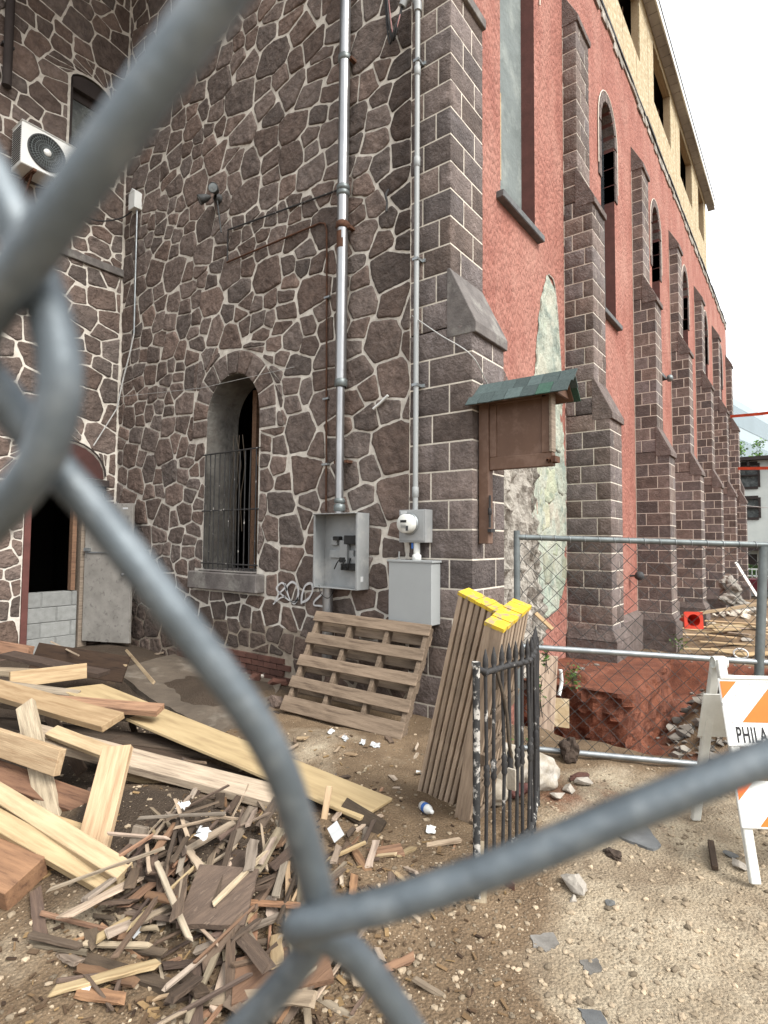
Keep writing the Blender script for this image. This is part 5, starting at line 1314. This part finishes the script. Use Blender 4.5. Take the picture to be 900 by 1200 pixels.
# paper and plastic litter
def litter(q, w, h, ang, lb, m='paper', lift=.02, n=CV, crumple=.0):
    c = gpx(q)+Vector((0, 0, lift)); x, y, z = axes((cos(ang), sin(ang), .2), n); mb = MB(); G = 5; vs = []
    for i in range(G+1):
        for j in range(G+1): vs.append(c + x*(i/G-.5)*w + y*(j/G-.5)*h + z*(crumple*.55*noise.noise(Vector((i*.55, j*.5, q[0])))+.003*sin(i)) + (x*noise.noise(Vector((i*.6, j*.6, q[1])))+y*noise.noise(Vector((j*.6, i*.6, q[0]+4))))*crumple*.5)
    vs2 = [v-z*.0015 for v in vs]; N_ = (G+1)**2
    f = [(i*(G+1)+j, (i+1)*(G+1)+j, (i+1)*(G+1)+j+1, i*(G+1)+j+1) for i in range(G) for j in range(G)]
    bd = [i for i in range(G+1)] + [i*(G+1)+G for i in range(1, G+1)] + [G*(G+1)+G-1-i for i in range(G)] + [(G-1-i)*(G+1) for i in range(G-1)]
    mb.add(vs+vs2, f+[tuple(N_+k for k in r[::-1]) for r in f]+[(bd[k], bd[(k+1) % len(bd)], N_+bd[(k+1) % len(bd)], N_+bd[k]) for k in range(len(bd))])
    return tag(mb.build('paper_scrap' if m == 'paper' else 'plastic_scrap', m, loc=tuple(c)), lb, 'litter')
litter((393, 990), .11, .06, 1.1, 'white paper card standing in the debris right of the drooping wire', lift=.06)
litter((237, 1008), .06, .05, .3, 'crumpled white paper behind the square dark board', lift=.16, crumple=.06)
litter((160, 1090), .05, .03, .2, 'small white scrap on the damp dirt below the stacked studs')
litter((103, 1160), .05, .03, .7, 'small white shard on the dirt at the lower left', 'white_plastic')
for i, (q, a) in enumerate((((388, 862), .2), ((404, 868), 1.2), ((425, 872), .5), ((440, 876), 2.))): litter(q, .07, .035, a, ('torn white paper strip at the left under the leaning pallet', 'curled white paper strip under the leaning pallet', 'white scrap sheet at the foot of the leaning pallet', 'small white paper bit near the right foot of the pallet')[i], crumple=.03)
litter((214, 965), .07, .05, .5, 'clear plastic scrap in the heap under the grey brown plank', 'white_plastic', .08, CV, .04)
litter((492, 908), .03, .05, .5, 'small white paper tag left of the timber bundles', 'paper', .02)
litter((505, 975), .06, .05, .5, 'crushed pale wrapper in front of the timber bundles', 'white_plastic', .015, UP, .02)
c = gpx((503, 957)); mb = MB(); ax_ = Vector((-.5, -.8, .15)); mb.lathe(c+Vector((.02, .03, .03)), ax_, [(0, -.06), (.026, -.06), (.028, -.02), (.026, .02), (.016, .05), (.011, .06), (.011, .075), (0, .076)], 14)
t = mb.build('plastic_bottle', 'white_plastic', loc=tuple(c)); tag(t, 'small crushed white plastic bottle at the foot of the timber bundles', 'bottle')
mb = MB(); mb.lathe(c+Vector((.02, .03, .03)), ax_, [(.0285, -.025), (.0285, .012)], 14); mb.build('bottle_label', 'blue_plastic', t)

# ================================================================ TRENCH AND BEYOND
for i in range(230):
    x = rng.gauss(3.9, .75); y = rng.gauss(-1.5, .36)
    x = max(2.9, min(7.2, x)); s = .03+.09*rng.random()**2; z = gh(x, y)
    stone_thing(Vector((x, y, z+s*.25)), (s*1.3, s, s*.55), i*.9+2, rng.choice(('rock', 'concrete', 'concrete', 'rock')), 'broken grey concrete chunk in the trench rubble heap', 'rubble', 'rubble_chunk', rng.uniform(.38, .85), 'concrete chunks heaped in the trench', rng.uniform(0, 3), 2, .4)
for i in range(34):
    x = rng.gauss(10.6, 1.1); y = rng.gauss(-1.0, .5); z = gh(x, y)+rng.uniform(.0, .16); a = rng.gauss(-1.35, .35); d = Vector((cos(a), sin(a), rng.uniform(-.08, .08)))*rng.uniform(.4, 1.3)/1.
    plank(Vector((x, y, z))-d/2, Vector((x, y, z))+d/2, rng.uniform(.07, .16), .025, rng.choice(('pine_wood', 'pine_wood', 'plywood', 'grey_wood')), (rng.uniform(-.4, .1), rng.uniform(-.3, .3), 1), 'pale plank in the heap beyond the trench behind the fence', 'plank', 'plank', 'pale planks heaped beyond the trench', rng.uniform(.9, 1.35))
for i in range(26):
    x = rng.gauss(15.0, 1.2); y = rng.gauss(-.55, .45); s = rng.uniform(.06, .2)
    stone_thing(Vector((x, y, gh(x, y)+s*.3)), (s, s*.8, s*.6), i*1.3+1, 'broken_plaster', 'whitish plaster chunk heaped at the far buttresses', 'rubble', 'plaster_chunk', rng.uniform(1.2, 1.9), 'plaster chunks heaped at the far buttresses', 0, 2)
for i in range(24):
    x = rng.gauss(9, 1.1); y = rng.gauss(-2.6, .7); s = rng.uniform(.04, .14)
    stone_thing(Vector((x, y, gh(x, y)+s*.3)), (s*1.4, s, s*.5), i*2.3+1, rng.choice(('rock', 'brick_red', 'concrete')), 'loose stone on the red earth beyond the trench', 'rubble', 'rubble_chunk', rng.uniform(.7, 1.3), 'loose stones beyond the trench', 0, 2)
mb = MB(); cc = Vector((16.3, -.45, -.55))
for i in range(9): mb.rock(cc+Vector((rng.uniform(-.3, .3), rng.uniform(-.35, .25), .1+i*.11)), (.34-.02*i, .30-.016*i, .17), i*2.2, (rng.uniform(.6, .9),)*3, 0, 3, .5)
tag(mb.build('plaster_heap', 'broken_plaster', loc=tuple(cc)), 'tall ragged grey heap of torn plaster against the fifth buttress', 'rubble')
plank(at(862, 659, 19.5), at(887, 699, 18.8), .10, .05, 'white_leg', CV, 'slim white post leaning against the far buttress', 'post', 'post')
plank(at(800, 722, 11.5), at(898, 706, 12), .10, .05, 'pine_wood', UP, 'long pale pole lying across the heap beyond the trench', 'pole', 'pole', k=.8)
# traffic cone on its side, its square foot towards the viewer
c = at(813, 727, 10.7); cx_ = Vector((.85, .5, -.10)).normalized(); u, v_, w_ = Vector((-.5, .85, 0)).normalized(), None, None
v_ = cx_.cross(u).normalized(); v_ = v_ if v_.z > 0 else -v_
t = empty('traffic_cone', tuple(c), 'orange traffic cone lying on its side with its square base facing the yard', 'traffic cone')
mb = MB(); hole = [(.115*cos(2*pi*i/14), .115*sin(2*pi*i/14)) for i in range(14)]
for q in subtract([(-.17, -.16), (.17, -.16), (.17, .16), (-.17, .16)], hole): mb.prism([c+u*a+v_*b for a, b in q], cx_*.035)
mb.build('base', 'cone_orange', t)
mb = MB(); mb.lathe(c, cx_, [(.115, 0), (.115, .04), (.03, .60), (.02, .61)], 20); mb.build('body', 'cone_orange', t)
# boards and drain at the left end of the trench
plank(at(643, 768, 5.35), at(637, 868, 5.25), .17, .02, 'grey_wood', (-.8, -.5, .1), 'pale grey upright board behind the left end of the fence', 'board', 'upright_board', k=1.9)
o = plank(at(655, 818, 5.5), at(655, 852, 5.4), .19, .015, 'osb', (-.85, -.45, .2), 'small square of sheathing board leaning at the left end of the trench', 'board', 'board_square', k=.9)
mb = MB(); mb.tube(spline([at(657, 785, 6.0), at(658, 800, 6.0), at(655, 815, 5.95)]), .02, 8); tag(mb.build('drain_pipe', 'white_plastic', loc=tuple(at(657, 785, 6.0))), 'short white drain pipe sticking out of the dirt beside the upright board', 'pipe')
o = plank(at(627, 718, 5.6), at(648, 738, 5.5), .04, .02, 'pine_wood', CV, 'thin pale stick caught behind the fence post', 'stick', 'stick')
c = at(868, 766, 8.2); mb = MB(); mb.tube([c+Vector((0, .09*cos(a), .07*sin(a))) for a in np.linspace(0, 2*pi, 20)], .012, 6); tag(mb.build('hose_ring', 'white_plastic', loc=tuple(c)), 'small white ring lying on the red earth behind the fence', 'ring')
# weeds
def leaf_cluster(mb, c, sz, n, ls, up=.4):
    for i in range(n):
        d = Vector((rng.gauss(0, 1), rng.gauss(0, 1), rng.gauss(0, 1))).normalized(); r = rng.random()**.5
        p = Vector(c)+Vector((d.x*sz[0], d.y*sz[1], d.z*sz[2]))*r
        a = Vector((rng.gauss(0, 1), rng.gauss(0, 1), rng.gauss(0, .5))).normalized(); b = a.cross(Vector((rng.gauss(0, 1), rng.gauss(0, 1), 1))).normalized()
        l = ls*rng.uniform(.6, 1.3); k = rng.uniform(.6, 1.5)
        mb.add([p-a*l, p+b*l*.45, p+a*l, p-b*l*.45], [(0, 1, 2, 3)], (k, k, k*.8))
for i, (c, sz, n, ls, lb) in enumerate(((at(671, 792, 6.3), (.10, .10, .15), 130, .022, 'green weed growing on the edge of the red earth under the first free buttress'),
        (at(640, 772, 4.85), (.05, .05, .11), 22, .03, 'green vine leaves by the middle fence rail'), (at(633, 815, 4.8), (.05, .05, .16), 30, .025, 'sparse green leaves behind the iron railing pickets'),
        (at(655, 900, 4.35), (.16, .12, .07), 90, .022, 'low green weeds under the bottom fence rail'), (at(795, 753, 11.5), (.2, .2, .2), 70, .03, 'green weed at the foot of the second free buttress'),
        (at(560, 1046, 2.6), (.05, .05, .02), 18, .014, 'tiny weed at the foot of the railing post'), (at(606, 880, 4.3), (.14, .1, .12), 60, .02, 'green weeds behind the cloth bag'))):
    t = empty('weed', tuple(c), lb, 'plant'); mb = MB(); leaf_cluster(mb, c, sz, n, ls); mb.build('leaves', 'leaf', t)
    mb = MB()
    for k in range(4): mb.tube(spline([c+Vector((rng.uniform(-.03, .03), rng.uniform(-.03, .03), -sz[2]*1.1)), c, c+Vector((rng.uniform(-1, 1)*sz[0]*.7, rng.uniform(-1, 1)*sz[1]*.7, sz[2]*.8))]), .003, 4)
    mb.build('stems', 'bark', t)
# orange straps and a thin wire strung from the last piers
for a, b, lb in (((856, 488), (960, 474), 'upper orange strap strung from the far corner of the church'), ((865, 549), (960, 543), 'lower orange strap strung from the far corner of the church')):
    A_ = at(*a, 20.5); B_ = at(*b, 16); sp = spline([A_, A_.lerp(B_, .5)+Vector((0, 0, -.05)), B_]); mb = MB()
    for i in range(len(sp)-1): mb.prism([sp[i]+Vector((0, 0, .05)), sp[i+1]+Vector((0, 0, .05)), sp[i+1]-Vector((0, 0, .05)), sp[i]-Vector((0, 0, .05))], (.01, .006, 0))
    tag(mb.build('orange_strap', 'orange_tape', loc=tuple(A_)), lb, 'strap')
mb = MB(); mb.tube([at(868, 592, 26), at(960, 601, 24)], .015, 5); tag(mb.build('overhead_wire', 'wire_white', loc=tuple(at(868, 592, 26))), 'thin overhead wire in front of the white house', 'wire')

# ---- street at the far end
hxx = 37.5
t = empty('white_house', (hxx, -2, -1), 'white stucco house with dark trimmed windows across the street', 'house')
hy0, hy1 = 3.6, -12; zt = onX(880, 540, hxx).z; zg = onX(880, 640, hxx).z
hh = []
def wz(a): return onX(880, a, hxx).z
cols = [1.35, -1.9, -5.1, -8.3]
rows = [(wz(571), wz(543)), (wz(607), wz(583))]
hl = [[(y-.0, z0), (y+1.0, z0), (y+1.0, z1), (y, z1)] for y in [onX(889, 560, hxx).y + 0*3.2 - i*3.4 for i in range(4)] for z0, z1 in rows]
hl = [[(y, a[1]), (y+1.15, a[1]), (y+1.15, a[2]), (y, a[2])] for i in range(4) for y, a in [(onX(889, 560, hxx).y-i*3.2, (0, r0, r1)) for r0, r1 in rows]]
mb = MB(); slab(mb, (hy1, hy0, zg, zt), hl, lambda u, z, w: (hxx-w, u, z), .25); mb.box(hxx+.27, hxx+9, hy0-.2, hy0, zg, zt); mb.box(hxx+8.8, hxx+9, hy1, hy0, -1.2, zt); mb.box(hxx+.27, hxx+9, hy1, hy1+.2, zg, zt)
mb.build('wall', 'house_wall', t)
for h in hl:
    (y0_, z0_), (y1_, _), (_, z1_), _2 = h; mb = MB()
    for a, b, c_, d_ in ((y0_-.08, y0_+.04, z0_, z1_), (y1_-.04, y1_+.08, z0_, z1_), (y0_+.04, y1_-.04, z1_-.1, z1_+.1), (y0_+.04, y1_-.04, z0_-.12, z0_+.04), (y0_+.04, y1_-.04, (z0_+z1_)/2-.04, (z0_+z1_)/2+.04)): mb.box(hxx-.06, hxx+.16, a, b, c_, d_)
    fo = mb.build('window', 'house_trim', t); mb = MB(); mb.box(hxx+.17, hxx+.18, y0_, y1_, z0_, z1_); mb.build('pane', 'dirty_glass', fo)
mb = MB(); mb.box(hxx-.5, hxx+9.3, hy1-.3, hy0+.3, zt, zt+.22)
for i in range(10): mb.box(hxx-.42, hxx, hy0-.3-i*1.3-.12, hy0-.3-i*1.3, zt-.35, zt)
mb.build('roof', 'house_trim', t)
mb = MB(); slab(mb, (hy1, hy0, -1.2, zg-.02), [[(onX(887, 660, hxx).y-i*3.4, -1.0), (onX(887, 660, hxx).y-i*3.4+1.3, -1.0), (onX(887, 660, hxx).y-i*3.4+1.3, zg-.5), (onX(887, 660, hxx).y-i*3.4, zg-.5)] for i in range(3)], lambda u, z, w: (hxx+.35-w, u, z), .2, (.62, .6, .58)); mb.build('ground_floor', 'house_wall', t)
mb = MB(); mb.box(hxx-.15, hxx+.33, hy1, hy0, zg-.28, zg-.02); mb.build('ledge', 'house_trim', t)
mb = MB()
for i in range(3): y = onX(887, 660, hxx).y-i*3.4; mb.box(hxx+.42, hxx+.5, y, y+1.3, -1.1, zg-.5)
mb.build('door', 'house_trim', t)
mb = MB(); mb.box(hxx+.56, hxx+.6, hy1, hy0, -1.2, zt); mb.build('inner_wall', 'interior_dark', t)
# office block
oA, oB = at(859, 466, 92), at(960, 513, 140); oz = -1.5
oA2 = Vector((oA.x, oA.y, 0)); oB2 = Vector((oB.x, oB.y, 0)); od = (oB2-oA2).normalized(); on_ = Vector((-od.y, od.x, 0)); on_ = on_ if on_.x > 0 else -on_
t = empty('office_block', (oA.x, oA.y, 0), 'pale blue glass office block behind the white house', 'office block')
zto = oA.z; LO = (oB2-oA2).length
oA2 = oA2 - od*1
mb = MB(); mb.prism([oA2, oA2+od*LO, oA2+od*LO+on_*30, oA2+on_*30], (0, 0, zto)); mb.build('tower', 'office_panel', t)
for i in range(5):
    z1_ = zto-1.2-i*5.2; mb = MB(); q0 = oA2-on_*.06; mb.prism([q0, q0+od*(LO-1), q0+od*(LO-1)+on_*.05, q0+on_*.05], (0, 0, 3.2)); o = mb.build('glass_band', 'office_glass', t); o.location.z += z1_-3.2
mb = MB()
for i in range(7): c_ = oA2+od*(4+i*3.2)+on_*6; mb.lathe((c_.x, c_.y, zto), Zv, [(1.3, 0), (1.3, 2.6), (1.0, 3.2), (0, 3.3)], 10)
mb.build('roof_plant', 'office_glass', t)
# trees and hedge
def tree(c, h, r, n, ls, label, m='leaf'):
    t = empty('street_tree', tuple(c), label, 'tree'); c = Vector(c); mb = MB(); mb.tube([c, c+Vector((.1, 0, h*.45)), c+Vector((0, .2, h*.8))], [.2, .14, .05], 8)
    for i in range(5): a = i*1.26; mb.tube([c+Vector((.05, 0, h*.45)), c+Vector((cos(a)*r*.6, sin(a)*r*.6, h*.75))], [.08, .03], 6)
    mb.build('trunk', 'bark', t); mb = MB()
    for i in range(16):
        a = rng.uniform(0, 2*pi); rr = r*rng.uniform(.2, .85); leaf_cluster(mb, c+Vector((cos(a)*rr, sin(a)*rr, h*rng.uniform(.55, 1.0))), (r*.35, r*.35, r*.28), n//16, ls)
    mb.build('crown', m, t)
gz_ = -1.2
p = at(884, 540, 52); tree((p.x, p.y, gz_), at(884, 519, 52).z-gz_, 2.0, 1600, .14, 'green tree top showing above the roof of the white house', 'hedge_leaf')
p = at(868, 540, 58); tree((p.x, p.y+.6, gz_), at(868, 528, 58).z-gz_, 1.6, 1200, .14, 'smaller green tree between church and white house', 'hedge_leaf')
t = empty('hedge', (34.6, -2, -1), 'bright green clipped hedge in front of the white house', 'hedge'); mb = MB(); zh0, zh1 = -1.0, onX(880, 656, 34.6).z
for i in range(60): leaf_cluster(mb, (34.6+rng.uniform(-.3, .3), 1.6-i*.16, rng.uniform(zh0+.2, zh1-.25)), (.45, .4, .35), 55, .07)
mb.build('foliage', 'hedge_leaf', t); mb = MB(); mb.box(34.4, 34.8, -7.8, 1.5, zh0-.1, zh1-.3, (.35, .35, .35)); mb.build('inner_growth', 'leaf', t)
# pickup truck seen from the side
tx, ty = 28.2, onX(876, 690, 27.3).y
zg_ = -1.06
t = empty('pickup_truck', (tx, ty-2.6, zg_), 'dark maroon pickup truck parked on the street beyond the church', 'pickup truck')
def sect(pts, x0, x1): mb = MB(); mb.prism([(x0, ty-a, zg_+b) for a, b in pts], (x1-x0, 0, 0)); return mb
arcs = lambda c: [(c+.42*cos(pi-pi*i/8), .36+.42*sin(pi-pi*i/8)) for i in range(9)]
body = [(0, .45), (0, .98), (1.95, 1.0), (3.9, 1.0), (5.3, .92), (5.4, .45), (4.95, .40)] + arcs(4.5)[::-1] + [(4.0, .40), (1.6, .40)] + arcs(1.15)[::-1] + [(.7, .40)]
mb = sect(body, tx-.95, tx+.95); b_ = mb.build('body', 'maroon_car', t, .02)
mb = sect([(1.9, 1.0), (2.05, 1.62), (2.4, 1.72), (3.5, 1.70), (4.1, 1.0)], tx-.82, tx+.82); cb_ = mb.build('cab', 'maroon_car', t, .03)
mb = sect([(2.1, 1.06), (2.18, 1.55), (2.45, 1.62), (2.95, 1.62), (2.95, 1.06)], tx-.835, tx-.825); mb.build('side_window', 'dark_glass', cb_)
mb = sect([(3.02, 1.06), (3.02, 1.62), (3.42, 1.61), (3.86, 1.06)], tx-.835, tx-.825); mb.build('side_window', 'dark_glass', cb_)
for a in (1.15, 4.5):
    for sx in (-1, 1):
        c_ = Vector((tx+sx*.86, ty-a, zg_+.36)); mb = MB(); mb.lathe(c_, (sx, 0, 0), [(.22, -.12), (.36, -.11), (.37, 0), (.35, .10), (.24, .11)], 24); w_ = mb.build('wheel', 'tyre', t)
        mb = MB(); mb.lathe(c_, (sx, 0, 0), [(.24, .06), (.24, .105), (.20, .09), (.05, .085), (0, .10)], 24); 
        for i in range(5): d2 = Vector((0, cos(i*1.257), sin(i*1.257))); mb.obox(c_+Vector((sx*.095, 0, 0))+d2*.13, ((1, 0, 0), d2, Vector((1, 0, 0)).cross(d2)), (.02, .20, .06))
        mb.build('rim', 'chrome', w_)
mb = MB(); mb.box(tx-.96, tx-.80, ty-.04, ty+.012, zg_+.72, zg_+.94); mb.build('tail_light', 'red_light', t)
mb = MB(); mb.box(tx-.97, tx+.97, ty+.0, ty+.10, zg_+.42, zg_+.56); mb.build('bumper', 'chrome', t, .02)
t = empty('white_railing', (33.6, -2, -.9), 'low white railing along the pavement behind the pickup truck', 'railing')
ya = onX(871, 670, 33.6).y; zr = onX(880, 666, 33.6).z; mb = MB(); mb.box(33.57, 33.63, ya-9, ya, zr-.08, zr); mb.box(33.58, 33.62, ya-9, ya, zr-.45, zr-.38); mb.build('rails', 'white_plastic', t)
mb = MB()
for i in range(46): mb.box(33.58, 33.62, ya-.2*i-.04, ya-.2*i, -.95, zr-.085)
mb.build('balusters', 'white_plastic', t)

# ================================================================ CHAIN LINK FENCE THE VIEWER STANDS AT
t = empty('chain_link_fence', tuple(at(355, 1075, .054)), 'thick galvanised chain link fence wires close in the foreground, out of focus', 'fence')
def wire(ctrl):
    pts = [at(a, b, (1/(26.3-7.5e-3*min(max(b, -500), 1500)) if True else 0)*1.0 + o*.001) for a, b, o in ctrl]
    mb = MB(); mb.tube(spline(pts, 10), .0016, 20); return mb.build('wire', 'fence_wire', t)
wire([(560, -330, -2), (470, -290, -3), (360, -150, -3), (252, 0, -3), (126, 174, -3), (20, 320, -2.6), (-28, 392, -1.5), (-25, 428, .6), (5, 466, 1.6), (60, 540, 2), (115, 603, 1.8), (175, 680, 1), (240, 765, .6), (292, 835, .4), (330, 905, .3), (356, 985, .3), (371, 1040, .5), (376, 1072, 1.2), (362, 1112, 2.0), (325, 1160, 2.2), (285, 1203, 2), (190, 1300, 1), (60, 1420, 0), (20, 1470, 0), (60, 1540, 0)])
wire([(-120, 60, 1.5), (-60, 130, 1.5), (-4, 218, 1.2), (34, 300, .6), (60, 375, -.6), (71, 440, -1.6), (62, 502, -2.2), (38, 555, -2.4), (-10, 612, -2.2), (-80, 680, -1.5), (-190, 780, 0), (-300, 880, 0)])
wire([(1330, 520, 0), (1360, 640, 0), (1280, 740, -1), (1100, 818, -2), (900, 888, -2.2), (750, 947, -2.2), (600, 1010, -2.2), (480, 1052, -2.2), (400, 1072, -2), (358, 1081, -1.4), (348, 1088, -.4), (362, 1092, 1.0), (387, 1098, 1.8), (420, 1124, 2.1), (455, 1168, 2), (500, 1235, 1.6), (600, 1380, 1), (640, 1450, 0)])
